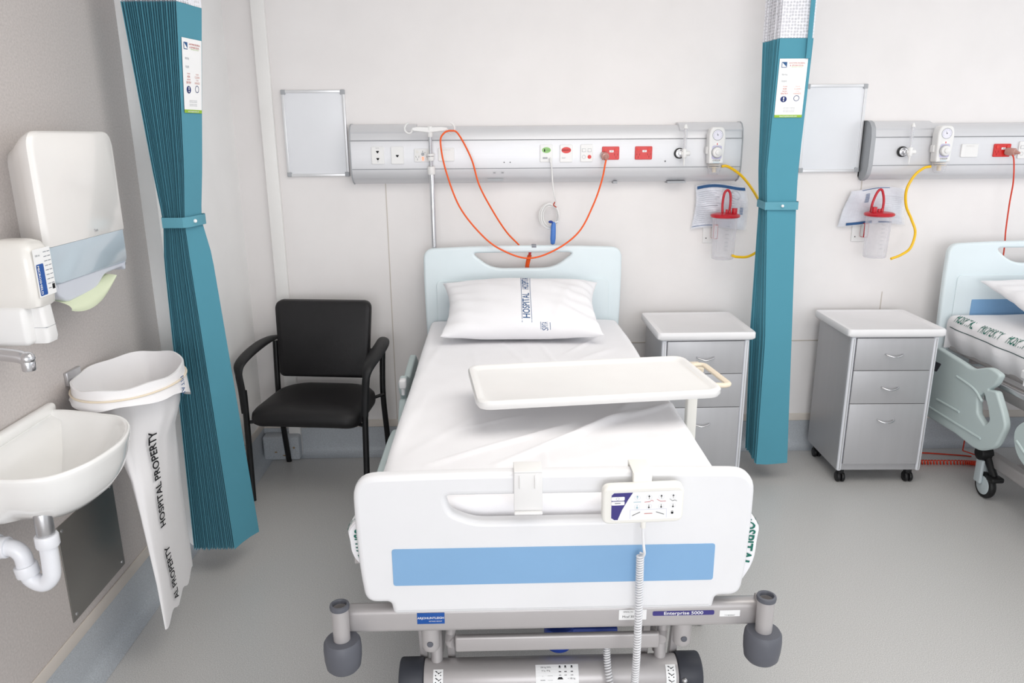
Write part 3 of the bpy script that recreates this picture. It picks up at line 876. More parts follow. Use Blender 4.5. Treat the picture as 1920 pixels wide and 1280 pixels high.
# ------------------------------------------------------------------ bedside cabinets
CW, CD, CH = .446, .419, .819
cab = thing('bedside_cabinet', (.786, 3.448, 0), 'grey drawer cabinet between the foreground bed and the curtain', 'cabinet', 'bedside cabinets')
b = MB(lamgrey_m, cabedge_m); b.box((.014, .02, .075), (CW - .014, CD - .01, CH - .04), .002)
b.use(cabedge_m)
for x in (.012, CW - .036): b.box((x, .006, .075), (x + .024, .034, CH - .04), .009, 4)
carcass = part('body', b, cab, world=False)
b = MB(cabtop_m); rings = []
for ins, z in ((.01, CH - .04), (.002, CH - .038), (-.004, CH - .03), (-.004, CH - .006), (.0, CH), (.01, CH + .001), (.018, CH - .003), (.026, CH - .006)):
    rr = rrect(CW + .02 - 2 * ins, CD + .01 - 2 * ins, .022, 5); rings.append([(x + CW / 2, y + CD / 2, z) for x, y in rr])
b.loft(rings); part('top', b, cab, world=False, label='white raised edge top')
z1 = CH - .046
for k, h in enumerate((.165, .172, .325)):
    b = MB(lamgrey_m); b.box((.038, .004, z1 - h + .003), (CW - .038, .024, z1), .0015)
    d = part('drawer', b, cab, world=False)
    hz_ = z1 - (h / 2 if k < 2 else .085)
    b = MB(chrome_m); b.tube(smooth([(CW / 2 - .042, .006, hz_ + .006), (CW / 2 - .036, -.008, hz_ + .001), (CW / 2, -.02, hz_ - .006), (CW / 2 + .036, -.008, hz_ + .001), (CW / 2 + .042, .006, hz_ + .006)], 24), .0036, 10)
    part('handle', b, d, world=False, label='curved chrome bow handle')
    z1 -= h
for x in (.05, CW - .05):
    for y in (.05, CD - .06):
        b = MB(black_m); b.box((x - .016, y - .012, .04), (x + .016, y + .02, .076), .006); b.rcyl((x - .02, y, .026), (x - .003, y, .026), .026, .005, 20); b.rcyl((x + .003, y, .026), (x + .02, y, .026), .026, .005, 20)
        part('castor', b, cab, world=False)
dup(cab, (1.712 - .786, .019, 0), 'grey drawer cabinet between the right hand curtain and the partly visible bed', rz=-.03)

# ------------------------------------------------------------------ chair
ch = thing('visitor_chair', (-.913, 3.426, 0), 'black upholstered visitor armchair in the corner beside the left curtain', 'chair', rz=-.114)
b = MB(blackfab_m)
ring = []
for z, s in ((.385, .80), (.392, .93), (.41, .985), (.43, 1.0), (.452, .985), (.468, .93), (.476, .82), (.480, .6), (.481, .3)):
    q = rpoly([(-.275 * s, .165 - .235 * s), (.275 * s, .165 - .235 * s), (.262 * s, .165 + .225 * s), (-.262 * s, .165 + .225 * s)], [.09 * s, .09 * s, .14 * s, .14 * s], 9)
    ring.append([(x, y, z + .012 * math.cos(x * 7) - .02 * max(0, -(y - .0)) * 4 * (z > .4)) for x, y in q])
b.loft(ring); part('seat', b, ch, world=False)
ring = []; bl = rpoly([(-.232, .0), (.232, .0), (.25, .385), (-.25, .385)], [.035, .035, .04, .04], 8)
for t, s in ((-.028, .93), (-.022, .985), (-.008, 1.0), (.012, 1.0), (.024, .97), (.03, .88)):
    cx_, cz_ = 0, .19
    ring.append([(x * s, .345 + (z - cz_) * .17 + t + .03 * (x / .25) ** 2 * -1, .54 + cz_ + (z - cz_) * s + (.008 * (1 - (x / .25) ** 2) if z > .3 else 0)) for x, z in bl])
b = MB(blackfab_m); b.loft(ring); part('backrest', b, ch, world=False, angle=50)
for sx in (-1, 1):
    b = MB(blackmet_m); b.tube(smooth([(sx * .288, -.05, 0.0), (sx * .29, -.035, .20), (sx * .293, -.02, .44), (sx * .296, -.012, .56)], 24), .0125, 12, sy=1.2); part('front_leg', b, ch, world=False)
    b = MB(blackmet_m); b.tube(smooth([(sx * .285, .415, 0), (sx * .285, .38, .22), (sx * .283, .355, .40), (sx * .283, .36, .52), (sx * .287, .385, .70)], 30), .0125, 12, sy=1.2); part('back_leg', b, ch, world=False)
    b = MB(black_m)
    ap_ = smooth([(sx * .294, -.028, .45), (sx * .301, -.022, .56), (sx * .310, -.018, .645), (sx * .314, .012, .683), (sx * .316, .12, .704), (sx * .312, .26, .716), (sx * .30, .35, .719), (sx * .287, .40, .716)], 36)
    rad = [.014 + .014 * math.sin(PI * max(0, min(1, (i - 10) / 28))) for i in range(37)]
    b.tube(ap_, rad, 16, sx=.62, sy=1.3); part('armrest', b, ch, world=False)
    b = MB(blackmet_m); b.tube([(sx * .29, .35, .43), (sx * .2, .3, .41)], .009, 10); b.tube([(sx * .293, -.02, .40), (sx * .2, .02, .40)], .009, 10)
    part('seat_bracket', b, ch, world=False)
    b = MB(blackmet_m); b.tube([(sx * .288, .385, .66), (sx * .2, .375, .66)], .009, 8); part('back_bracket', b, ch, world=False)
b = MB(blackmet_m); b.box((-.2, .05, .37), (.2, .3, .392), .008); part('seat_pan', b, ch, world=False)

# ------------------------------------------------------------------ curtains
def curtain(rootloc, stations, npl, mode, label, ztop, zbot, sign_z, sign_s, strap=None):
    """stations: z -> stack start, stack end, far corner of the flat panel, fold depth (xy vectors)."""
    root = thing('cubicle_curtain', rootloc, label, 'curtain', 'teal cubicle curtains')

    def sec(z):
        S = sorted(stations, key=lambda s: s[0])
        if z <= S[0][0]: return S[0][1:]
        if z >= S[-1][0]: return S[-1][1:]
        for a, c in zip(S, S[1:]):
            if a[0] <= z <= c[0]:
                t = (z - a[0]) / (c[0] - a[0]); t = t
                return [p.lerp(q, t) for p, q in zip(a[1:], c[1:])]

    def poly(z, k0=0):
        a, e, f, dpt = sec(z); pts = []
        for k in range(npl):
            r = random.Random(k * 7 + 1)
            j = dpt * r.uniform(-.03, .03)
            for q_, d_ in ((.0, .03), (.05, .0), (.17, .0), (.22, .03), (.42, 1), (.80, 1)): pts.append(a.lerp(e, (k + q_) / npl) + dpt * d_ + (j if d_ < .5 else dpt * 0))
        pts.append(e.copy()); pts.append(e.lerp(f, .33) + dpt * .004); pts.append(e.lerp(f, .66) + dpt * .006); pts.append(f.copy())
        return pts
    zs = [zbot + (ztop - zbot) * i / 36 for i in range(37)]

    def mk(z): return [Vector((p.x, p.y, z - (.004 * math.sin(i * 1.4) if z < zbot + .001 else 0))) for i, p in enumerate(poly(z))]
    b = MB(teal_m); b.loft([mk(z) for z in zs], closed=False); fab = part('fabric', b, root, angle=20, recalc=False)
    b = MB(net_m); b.loft([mk(z) for z in [ztop + .001 + .075 * i for i in range(8)]], closed=False); part('net_top', b, root, angle=30, recalc=False, label='white open net heading')

    def PP(s, z, o=0.0):
        a, e, f, dpt = sec(z); p = e.lerp(f, s); d = (f - e).normalized(); n = Vector((d.y, -d.x))
        if n.dot(Vector((-p.x, -p.y))) < 0: n = -n
        p = p + dpt * (.005 * math.sin(PI * s))
        return Vector((p.x + n.x * o, p.y + n.y * o, z))
    # hem of the panel
    # notice printed on a card sewn to the panel: local x 0..1, y 0..1
    (z0, z1), (s0, s1) = sign_z, sign_s
    P = lambda x, y, o=0.0: PP(s0 + (s1 - s0) * x, z0 + (z1 - z0) * y, .003 + o)
    b = MB(lab_m); b.mrect(P, 0, 0, 1, 1, .0, nx=2, ny=6)
    b.use(greenink_m).mrect(P, 0, 0, 1, .045)
    b.use(lab_m).mtext(P, 'www.hospitalcurtains.com', .5, .022, .04, sx=1.5, off=.0014)
    b.use(navy_m).mrect(P, .08, .85, .27, .945)
    b.use(lab_m).mpoly(P, [(.10, .86), (.26, .86), (.10, .935)], .0012)
    b.use(redink_m).mtext(P, 'ANTIMICROBIAL', .63, .925, .034, sx=2.3).mtext(P, '& SPORICIDAL', .62, .885, .034, sx=2.3)
    b.use(greenink_m).mtext(P, 'DISPOSABLE CURTAINS', .63, .86, .018, sx=2.2)
    b.use(grey_ink)
    for y in (.74, .725, .63, .615): b.mtext(P, 'Date Hung' if y > .7 else 'Change By', .22, y, .022, sx=2)
    b.use(redink_m)
    for x, t_ in ((.28, ('PLEASE', 'ASK', 'BEFORE', 'ENTRY')), (.74, ('PLEASE', 'CLEAN', 'YOUR', 'HANDS'))):
        for q, (s_, y, sz) in enumerate(zip(t_, (.53, .49, .45, .41), (.026, .044, .026, .044))):
            b.use(redink_m if x < .5 else mat('faint_red_print', (214, 160, 150), .7)).mtext(P, s_, x, y, sz, sx=1.9)
    b.use(mat('deep_navy_print', (34, 50, 110), .7)).mdisc(P, .27, .315, .115, ry=.052).mdisc(P, .73, .33, .105, ry=.05, r0=.085)
    b.use(lab_m).mrect(P, .25, .31, .29, .352, .0014).mdisc(P, .27, .29, .022, .0014, ry=.01)
    b.use(grey_ink)
    for y in (.17, .15, .12, .1): b.mtext(P, 'please dispose of responsibly', .5, y, .018, sx=2)
    part('notice', b, fab, label='white printed notice with a green base line', recalc=False)
    return root, sec, PP


V2 = lambda x, y: Vector((x, y))


def q1(u, v, z, y): p = at(u, v, 'y', y); return p.x


Y1 = 2.76
st1 = []
for z, ul, up_, ur in ((.12, 366, 441, 487), (1.30, 311, 357, 392), (1.437, 309, 346, 381), (2.17, 228, 332, 378)):
    pass
st1 = [(.12, V2(-1.235, Y1), V2(-1.073, Y1), V2(-1.015, Y1 + .14), V2(0, .13)),
       (1.30, V2(-1.205, Y1), V2(-1.112, Y1), V2(-1.075, Y1 + .12), V2(0, .12)),
       (1.437, V2(-1.19, Y1), V2(-1.115, Y1), V2(-1.10, Y1 + .12), V2(0, .12)),
       (1.62, V2(-1.205, Y1), V2(-1.095, Y1), V2(-1.075, Y1 + .12), V2(0, .12)),
       (2.172, V2(-1.238, Y1), V2(-1.055, Y1), V2(-1.025, Y1 + .15), V2(0, .14))]
cur1, sec1, PP1 = curtain((-1.14, 2.84, 0), st1, 22, 0, 'teal pleated cubicle curtain hanging between the linen bag and the black chair', 2.172, .115, (1.815, 2.062), (.12, .95))
b = MB(tealtie_m, lab_m)
loop = [(-1.198, Y1 + .01), (-1.19, Y1 - .014), (-1.115, Y1 - .016), (-1.10, Y1 + .01), (-1.083, Y1 + .12), (-1.095, Y1 + .145), (-1.185, Y1 + .145), (-1.2, Y1 + .12)]
b.loft([[(x, y, z) for x, y in loop] for z in (1.418, 1.455)], caps=(False, False)); b.use(lab_m).sphere((-1.092, Y1 + .04, 1.437), .007)
part('tieback', b, cur1, label='teal tie band with a white stud', angle=60)

Y2 = 3.52
st2 = [(.10, V2(1.34, 3.75), V2(1.335, Y2), V2(1.482, Y2 - .01), V2(.14, 0)),
       (1.405, V2(1.262, 3.66), V2(1.262, Y2), V2(1.412, Y2 - .0), V2(.14, 0)),
       (1.6, V2(1.235, 3.68), V2(1.245, Y2), V2(1.412, Y2 - .0), V2(.15, 0)),
       (2.13, V2(1.245, 3.70), V2(1.262, Y2), V2(1.40, Y2 - .01), V2(.15, 0))]
st2b = []
for z, u0, u1, u2 in ((.10, 1396, 1418, 1476), (.75, 1408, 1437, 1487), (1.405, 1426, 1441, 1496), (1.55, 1425, 1440, 1499), (2.13, 1432, 1463, 1526)):
    # depth of the stack from its left hand edge
    v = 866 - (z - .10) / 2.03 * 800
    e = at(u1, v, 'y', Y2); f = at(u2, v, 'y', Y2); a = at(u0, v, 'y', Y2 + (.20 if z < .3 else .16))
    st2b.append((z, V2(a.x, a.y), V2(e.x, e.y), V2(f.x, f.y), V2(.13, 0)))
cur2, sec2, PP2 = curtain((1.37, 3.6, 0), st2b, 9, 1, 'teal cubicle curtain tied back between the two grey cabinets', 2.135, .10, (1.80, 2.05), (.05, .90))
a, e, f, d_ = sec2(1.405)
b = MB(tealtie_m, lab_m)
loop = [(a.x - .008, a.y + .01), (e.x - .012, e.y - .008), (f.x + .004, f.y - .014), (f.x + .014, f.y + .01), (f.x + .01, a.y), (f.x - .01, a.y + .014)]
b.loft([[(x, y, z) for x, y in loop] for z in (1.388, 1.424)], caps=(False, False)); b.use(lab_m).sphere((f.x - .07, f.y - .016, 1.406), .007)
part('tieback', b, cur2, label='teal tie band with a white stud', angle=60)
a, e, f, d_ = sec2(2.13)
b = MB(teal_m); b.box((f.x - .032, f.y - .016, 2.05), (f.x - .012, f.y - .012, 2.72), .001); part('edge_strap', b, cur2, label='narrow teal strap running up over the net')

# ------------------------------------------------------------------ bedhead service units
RYF = 3.86


def rail_prof(z0, z1, front_y, cut=0.0):
    h = z1 - z0; r = .075; pts = [(W, z0 + .02)]
    pts += [(front_y + .07, z0), (front_y + .035, z0 + .012), (front_y + .012, z0 + .035), (front_y, z0 + .075)]
    pts += [(front_y, z1 - .078)]
    pts += [(front_y + .01, z1 - .035), (front_y + .032, z1 - .01), (front_y + .06, z1 - cut), (W, z1 - cut)]
    return pts


def service_unit(x0, x1, label, covers):
    root = thing('bedhead_service_unit', ((x0 + x1) / 2, W, 1.49), label, 'service panel', 'bedhead service units')
    pr_ = rail_prof(1.497, 1.776, RYF)
    b = MB(alu_m, aluline_m); b.loft([[(x, y, z) for y, z in pr_] for x in (x0, x1)])
    b.use(aluline_m)
    for z in (1.571, 1.709): b.box((x0 + .001, RYF - .0012, z - .0012), (x1 - .001, RYF + .002, z + .0012))
    body = part('housing', b, root, angle=35)
    for a, e in covers:
        pr2 = [(y - .003 if y < W - .001 else y, z + (.011 if z > 1.7 else (-.002 if z < 1.55 else 0))) for y, z in pr_]
        top_ = [p for p in pr2 if p[1] > 1.70 or p[0] >= W]
        b = MB(alu_m); b.loft([[(x, y, z) for y, z in top_] for x in (a, e)]); part('end_cover', b, root, angle=35)
    return root, body, pr_


def screws(b, P, w_, h_): pass


def plate(root, name, x, z, w_, h_, m_, draw, label=None):
    b = MB(m_); b.curve2d([rrect(w_, h_, .006)], .004, .002, XZ(x, RYF - .003, z))
    P = lambda a, c, o=0.0: Vector((x + a, RYF - .0072 - o, z + c))
    draw(b, P); return part(name, b, root, label=label)


def d_rj(b, P, zs):
    b.use(ink_m)
    for z in zs: b.mrect(P, -.007, z + .001, .007, z + .006).mrect(P, -.005, z - .002, .005, z + .001).mrect(P, -.003, z - .005, .003, z - .002)


def d_data(b, P): d_rj(b, P, (.016, -.018)); b.use(grey_ink).mtext(P, 'DATA', 0, .035, .006).mtext(P, '2A', 0, -.03, .006)
def d_phone(b, P): d_rj(b, P, (-.004,))


def gpo(base, red=False):
    def f(b, P):
        bw, bh = .088, .06
        for x in (-.027, .027):
            b.use(ink_m if not red else mat('deep_red', (120, 10, 10), .5))
            b.mpoly(P, [(x - .009, -.002), (x - .0075, -.002), (x - .0055, -.011), (x - .007, -.0115)]).mpoly(P, [(x + .0075, -.002), (x + .009, -.002), (x + .007, -.0115), (x + .0055, -.011)]).mrect(P, x - .0008, -.024, x + .0008, -.014)
            b.use(mat('switch_face', (236, 234, 230), .4) if not red else mat('bright_red', (228, 60, 50), .35)).mdisc(P, x, .017, .008, .002).mdisc(P, x, -.01, .014, .0004, r0=.0132)
        b.use(lab_m if red else grey_ink)
        if red: b.mrect(P, -.007, .004, .014, .014, .002).use(ink_m).mtext(P, 'UPS', .004, .009, .006, off=.003)
        else:
            b.use(capgrey_m).mdisc(P, .0, .006, .008, .002); b.use(glow_m).mdisc(P, 0, -.012, .005, .002).mdisc(P, 0, -.021, .004, .002)
            b.use(ink_m).mrect(P, -.001, .016, .001, .022).mrect(P, .01, .012, .012, .016)
    return f


def d_call(b, P): b.use(mat('call_green', (150, 200, 120), .4)).mdisc(P, .0, .016, .022, ry=.014).use(ink_m).mdisc(P, -.009, .02, .0025, .0012).mrect(P, -.012, .009, -.006, .018, .0012).use(mat('g2', (90, 150, 70), .4)).mtext(P, 'CALL', .009, .015, .009, off=.0014).use(capgrey_m).mrect(P, -.018, -.026, .006, -.018, .001).mdisc(P, -.014, -.022, .004, .0015)
def d_emerg(b, P): b.use(mat('alarm_red', (224, 70, 66), .4)).mdisc(P, 0, .016, .024, ry=.015).use(ink_m).mtext(P, 'EMERGENCY', 0, .016, .008, off=.0014).use(grey_ink).mtext(P, 'RESET', -.012, -.022, .007)
def d_sw(b, P):
    b.use(mat('switch_face', (236, 234, 230), .4))
    for x in (-.014, .014): b.use(grey_ink).mrect(P, x - .009, .006, x + .009, .022, .001).use(plate_m).mrect(P, x - .008, .007, x + .008, .021, .0015)
    b.use(mat('alarm_red', (224, 70, 66), .4)).mdisc(P, .014, -.018, .0095).use(grey_ink).mdisc(P, -.014, -.018, .009, .0009, r0=.008)
def d_blank(b, P): b.use(mat('faint_text', (218, 216, 212), .5)).mtext(P, 'BIO-MEDICAL', 0, .022, .007)


u1, _b1, _ = service_unit(-.703, 1.243, 'long aluminium bedhead service unit above the foreground bed', ((-.703, -.38), (.93, 1.2435)))
plate(u1, 'data_socket', -.571, 1.638, .062, .084, plate_m, d_data)
plate(u1, 'phone_socket', -.474, 1.638, .062, .084, plate_m, d_phone)
plate(u1, 'power_socket', -.348, 1.637, .086, .064, plate_m, gpo(0), 'white double power socket')
plate(u1, 'blank_plate', -.232, 1.64, .080, .064, plate_m, d_blank)
plate(u1, 'call_socket', .265, 1.642, .063, .084, plate_m, d_call, 'white plate with a green oval')
plate(u1, 'emergency_button', .364, 1.641, .063, .084, plate_m, d_emerg, 'white plate with a red oval')
plate(u1, 'light_switch', .466, 1.642, .061, .084, plate_m, d_sw)
plate(u1, 'power_socket', .586, 1.641, .086, .064, red_m, gpo(0, True), 'red double power socket')
plate(u1, 'power_socket', .751, 1.641, .086, .064, red_m, gpo(0, True), 'red double power socket')
b = MB(aluline_m)
for x in (.055, .085): b.sphere((x, RYF - .001, 1.60), .003)
for x in (.0, .04): b.box((x, RYF + .0, 1.548), (x + .012, RYF + .004, 1.55))
b.sphere((.862, RYF - .001, 1.60), .004); part('fixing_screw', b, u1)
b = MB(capgrey_m); b.box((.61, RYF + .035, 1.490), (.63, RYF + .09, 1.502)); b.box((.885, RYF + .03, 1.490), (.98, RYF + .09, 1.500)); b.box((-.03, RYF + .012, 1.508), (.05, RYF + .02, 1.52), .001); part('underside_bracket', b, u1)
b = MB(capgrey_m); pr_ = rail_prof(1.494, 1.79, RYF - .002); b.loft([[(x, y, z) for y, z in pr_] for x in (1.2435, 1.249)]); part('end_cap', b, u1)
b = MB(capgrey_m); b.loft([[(x, y, z) for y, z in pr_] for x in (-.708, -.703)]); part('end_cap', b, u1)

u2, _b2, pr_ = service_unit(1.915, 4.2, 'aluminium bedhead service unit at the right, with a grey rounded end', ((1.915, 2.21), (4.0, 4.2)))
b = MB(capgrey_m)
pr3 = rail_prof(1.492, 1.79, RYF - .004); b.loft([[(1.893 + (0 if k else .006), y + (.004 if not k and y < W else 0), z + (0)) for y, z in pr3] for k in (0, 1)] + [[(1.915, y, z) for y, z in pr3]]); part('end_cap', b, u2, label='grey rounded end cap')
plate(u2, 'blank_plate', 2.40, 1.641, .086, .064, plate_m, d_blank)
plate(u2, 'power_socket', 2.566, 1.641, .086, .064, red_m, gpo(0, True), 'red double power socket')
plate(u2, 'light_switch', 2.68, 1.642, .061, .084, plate_m, d_sw)

# ------------------------------------------------------------------ flowmeters, suction regulators
fm = thing('oxygen_flowmeter', (.925, RYF, 1.6), 'clear oxygen flowmeter on the service unit above the foreground bed', 'flowmeter', 'oxygen flowmeters')
b = MB(black_m, chrome_m); b.rcyl((.93, RYF, 1.638), (.93, RYF - .012, 1.638), .026, .002, 24); b.use(chrome_m).rcyl((.93, RYF - .012, 1.638), (.93, RYF - .022, 1.638), .021, .003, 24).rcyl((.93, RYF - .022, 1.638), (.93, RYF - .045, 1.638), .011, .002, 20)
part('outlet_connector', b, fm, label='chrome connector on a black ring')
b = MB(plate_m, satin_m); b.rcyl((.945, RYF - .05, 1.618), (.945, RYF - .05, 1.66), .012, .002, 20); b.rcyl((.938, RYF - .05, 1.638), (.972, RYF - .05, 1.638), .0115, .003, 18); b.rcyl((.93, RYF - .045, 1.638), (.95, RYF - .05, 1.638), .01, .002, 16)
b.lathe([(.002, 0), (.004, .01), (.005, .03), (.009, .04)], (.945, RYF - .05, 1.578), seg=16); part('valve_body', b, fm)
b = MB(canister_m); b.lathe([(.0085, 0), (.0095, .09), (.006, .1), (.005, .112)], (.945, RYF - .05, 1.658), seg=20); tb = part('flow_tube', b, fm, label='clear graduated tube')
b = MB(plate_m, ink_m); b.cyl((.945, RYF - .05, 1.66), (.945, RYF - .05, 1.76), .003, 10); b.lathe([(.01, 1.757), (.0105, 1.762), (.006, 1.772), (.005, 1.776)], (.945, RYF - .05, 0), seg=18)
for k in range(9): b.use(ink_m).box((.941, RYF - .0602, 1.675 + k * .008), (.9455, RYF - .0597, 1.6756 + k * .008))
part('flow_scale', b, tb)

vr = thing('suction_regulator', (1.1, RYF, 1.5), 'white suction regulator with gauge and dial, above the cabinet beside the foreground bed', 'regulator', 'suction regulators')
b = MB(plate_m, capgrey_m)
cap = [(x, z) for x, z in rpoly([(-.036, -.077), (.036, -.077), (.042, .062), (.03, .098), (-.03, .098), (-.042, .062)], [.008, .008, .03, .035, .035, .03], 8)]
b.curve2d([cap], .028, .008, XZ(1.1, RYF - .04, 1.665), 4); b.box((1.055, RYF - .045, 1.635), (1.066, RYF - .015, 1.67), .003)
bodyr = part('body', b, vr)
P = front(1.1, RYF - .0682, 1.665)
b = MB(mat('gauge_face', (236, 234, 246), .3), mat('gauge_lilac', (202, 198, 224), .5)); b.use(MATS['gauge_lilac']).mpoly(P, rpoly([(-.024, -.055), (.024, -.055), (.024, .01), (-.024, .01)], .01))
b.use(capgrey_m).mdisc(P, 0, .06, .026, .0004, r0=.0235, seg=32); b.use(MATS['gauge_face']).mdisc(P, 0, .06, .0235, .0008, seg=32)
b.use(purple_m); 
for k in range(11):
    an = math.radians(-30 + k * 24); b.mpoly(P, [(.020 * math.cos(an), .06 + .020 * math.sin(an)), (.020 * math.cos(an + .06), .06 + .020 * math.sin(an + .06)), (.0165 * math.cos(an + .06), .06 + .0165 * math.sin(an + .06)), (.0165 * math.cos(an), .06 + .0165 * math.sin(an))], .0012)
b.use(ink_m).mpoly(P, [(-.001, .06), (.001, .06), (-.006, .074)], .0015).mdisc(P, 0, .06, .0025, .0016, seg=10)
b.use(lab_m).mpoly(P, [(-.02, .018), (0, .026), (.02, .018), (0, .010)], .0008).use(red_m).mrect(P, -.002, .013, .002, .022, .0016)
b.use(ink_m).mtext(P, 'OXEQUIP', 0, -.061, .009); b.use(mat('faint_blue_label', (214, 226, 232), .5)).mrect(P, -.016, -.074, .016, -.066)
part('gauge', b, bodyr, label='round pressure gauge face')
b = MB(plate_m, capgrey_m); b.use(capgrey_m).lathe([(.027, 0), (.027, .004), (.0245, .006)], (1.1, RYF - .068, 1.643), (0, -1, 0), 32); b.use(plate_m).lathe([(.0245, 0), (.0235, .014), (.018, .018), (.013, .018), (.012, .024), (.009, .026)], (1.1, RYF - .07, 1.643), (0, -1, 0), 32)
part('dial', b, bodyr)
b = MB(canister_m, beige_m); b.lathe([(.034, 0), (.034, -.018), (.03, -.03), (.026, -.048), (.018, -.054)], (1.1, RYF - .04, 1.588), seg=28); b.use(beige_m).lathe([(.03, -.004), (.031, -.008)], (1.1, RYF - .04, 1.588), seg=28); b.lathe([(.031, -.016), (.031, -.019)], (1.1, RYF - .04, 1.588), seg=28).rcyl((1.1, RYF - .04, 1.545), (1.1, RYF - .04, 1.575), .01, .002, 14)
part('moisture_trap', b, vr, label='clear amber tinted trap bowl')


def suction_set(cx, tubepts, n_off, tag_, pk):
    t = thing('suction_canister', (cx, W - .12, 1.1), 'clear suction canister with red lid on the wall ' + tag_, 'canister', 'suction canisters')
    cy = W - .12
    b = MB(canister_m); b.lathe([(.052, 1.108), (.055, 1.112), (.063, 1.32), (.065, 1.326)], (cx, cy, 0), seg=36, caps=(True, False))
    b.lathe([(.045, 1.112), (.05, 1.112)], (cx, cy, 0), seg=36, caps=(False, False))
    jar = part('jar', b, t, label='clear ribbed plastic jar')
    b = MB(grey_ink)
    for k in range(7): b.box((cx - .012, cy - .0615, 1.16 + k * .02), (cx + .006, cy - .0605, 1.161 + k * .02))
    part('graduation', b, jar)
    b = MB(darkred_m); b.lathe([(.060, 1.318), (.072, 1.322), (.074, 1.33), (.070, 1.336), (.06, 1.339), (.02, 1.345)], (cx, cy, 0), seg=36)
    for a, r_, h in ((n_off * .04, .014, .026), (n_off * -.0, .006, .02), (n_off * .015, .007, .016)): b.rcyl((cx + a, cy - .02, 1.338), (cx + a, cy - .02, 1.342 + h), r_, .002, 18)
    lid = part('lid', b, t, label='red lid')
    b = MB(darkred_m); b.tube(smooth([(cx - n_off * .012, cy + .01, 1.335), (cx - n_off * .014, cy + .012, 1.39), (cx - n_off * .008, cy + .01, 1.44), (cx - n_off * -.008, cy + .01, 1.455), (cx + n_off * .022, cy + .01, 1.435), (cx + n_off * .026, cy + .01, 1.39), (cx + n_off * .022, cy + .01, 1.34)] if n_off > 0 else
                                     [(cx - .042, cy + .01, 1.34), (cx - .036, cy + .01, 1.39), (cx - .018, cy + .01, 1.44), (cx, cy + .01, 1.452), (cx + .012, cy + .01, 1.43), (cx + .02, cy + .01, 1.39), (cx + .018, cy + .01, 1.335)], 40), .0062, 10)
    part('elbow_tube', b, lid, label='red looped tube')
    b = MB(plate_m, red_m); b.box((cx - .078, W - .008, 1.175), (cx + .0, W, 1.285), .002); b.use(ink_m).sphere((cx - .06, W - .008, 1.265), .003).sphere((cx - .06, W - .008, 1.20), .003)
    b.use(darkred_m).box((cx - .035, W - .05, 1.20), (cx - .01, W - .008, 1.275), .004)
    solo('canister_bracket', b, 'white wall plate with red slide behind the suction canister ' + tag_, 'bracket', 'canister brackets')
    b = MB(yellow_m); b.tube(smooth(tubepts, 70), .0068, 12)
    solo('suction_tube', b, 'yellow suction tube looping down to the canister ' + tag_, 'tube', 'yellow suction tubes')


Yc = W - .12
suction_set(1.178, [(1.135, RYF - .045, 1.575), (1.17, RYF - .045, 1.572), (1.243, RYF - .04, 1.525), (1.317, RYF - .03, 1.441), (1.36, RYF - .03, 1.36), (1.38, Yc - .03, 1.26), (1.36, Yc - .04, 1.17), (1.30, Yc - .05, 1.128), (1.235, Yc - .065, 1.127), (1.205, Yc - .066, 1.135)], 1, 'beside the foreground bed', None)
suction_set(1.972, [(2.19, RYF - .045, 1.566), (2.155, RYF - .045, 1.558), (2.112, RYF - .045, 1.52), (2.085, RYF - .04, 1.45), (2.10, RYF - .03, 1.37), (2.142, Yc, 1.30), (2.165, Yc - .01, 1.235), (2.14, Yc - .03, 1.16), (2.09, Yc - .04, 1.125), (2.03, Yc - .058, 1.108)], -1, 'near the right hand curtain', None)
for dx, lb in ((1.135, 'by the right hand curtain'), ):
    dup(fm, (1.127, 0, 0), 'clear oxygen flowmeter on the right hand service unit')
    dup(vr, (1.135, 0, 0), 'white suction regulator with gauge and dial on the right hand service unit')

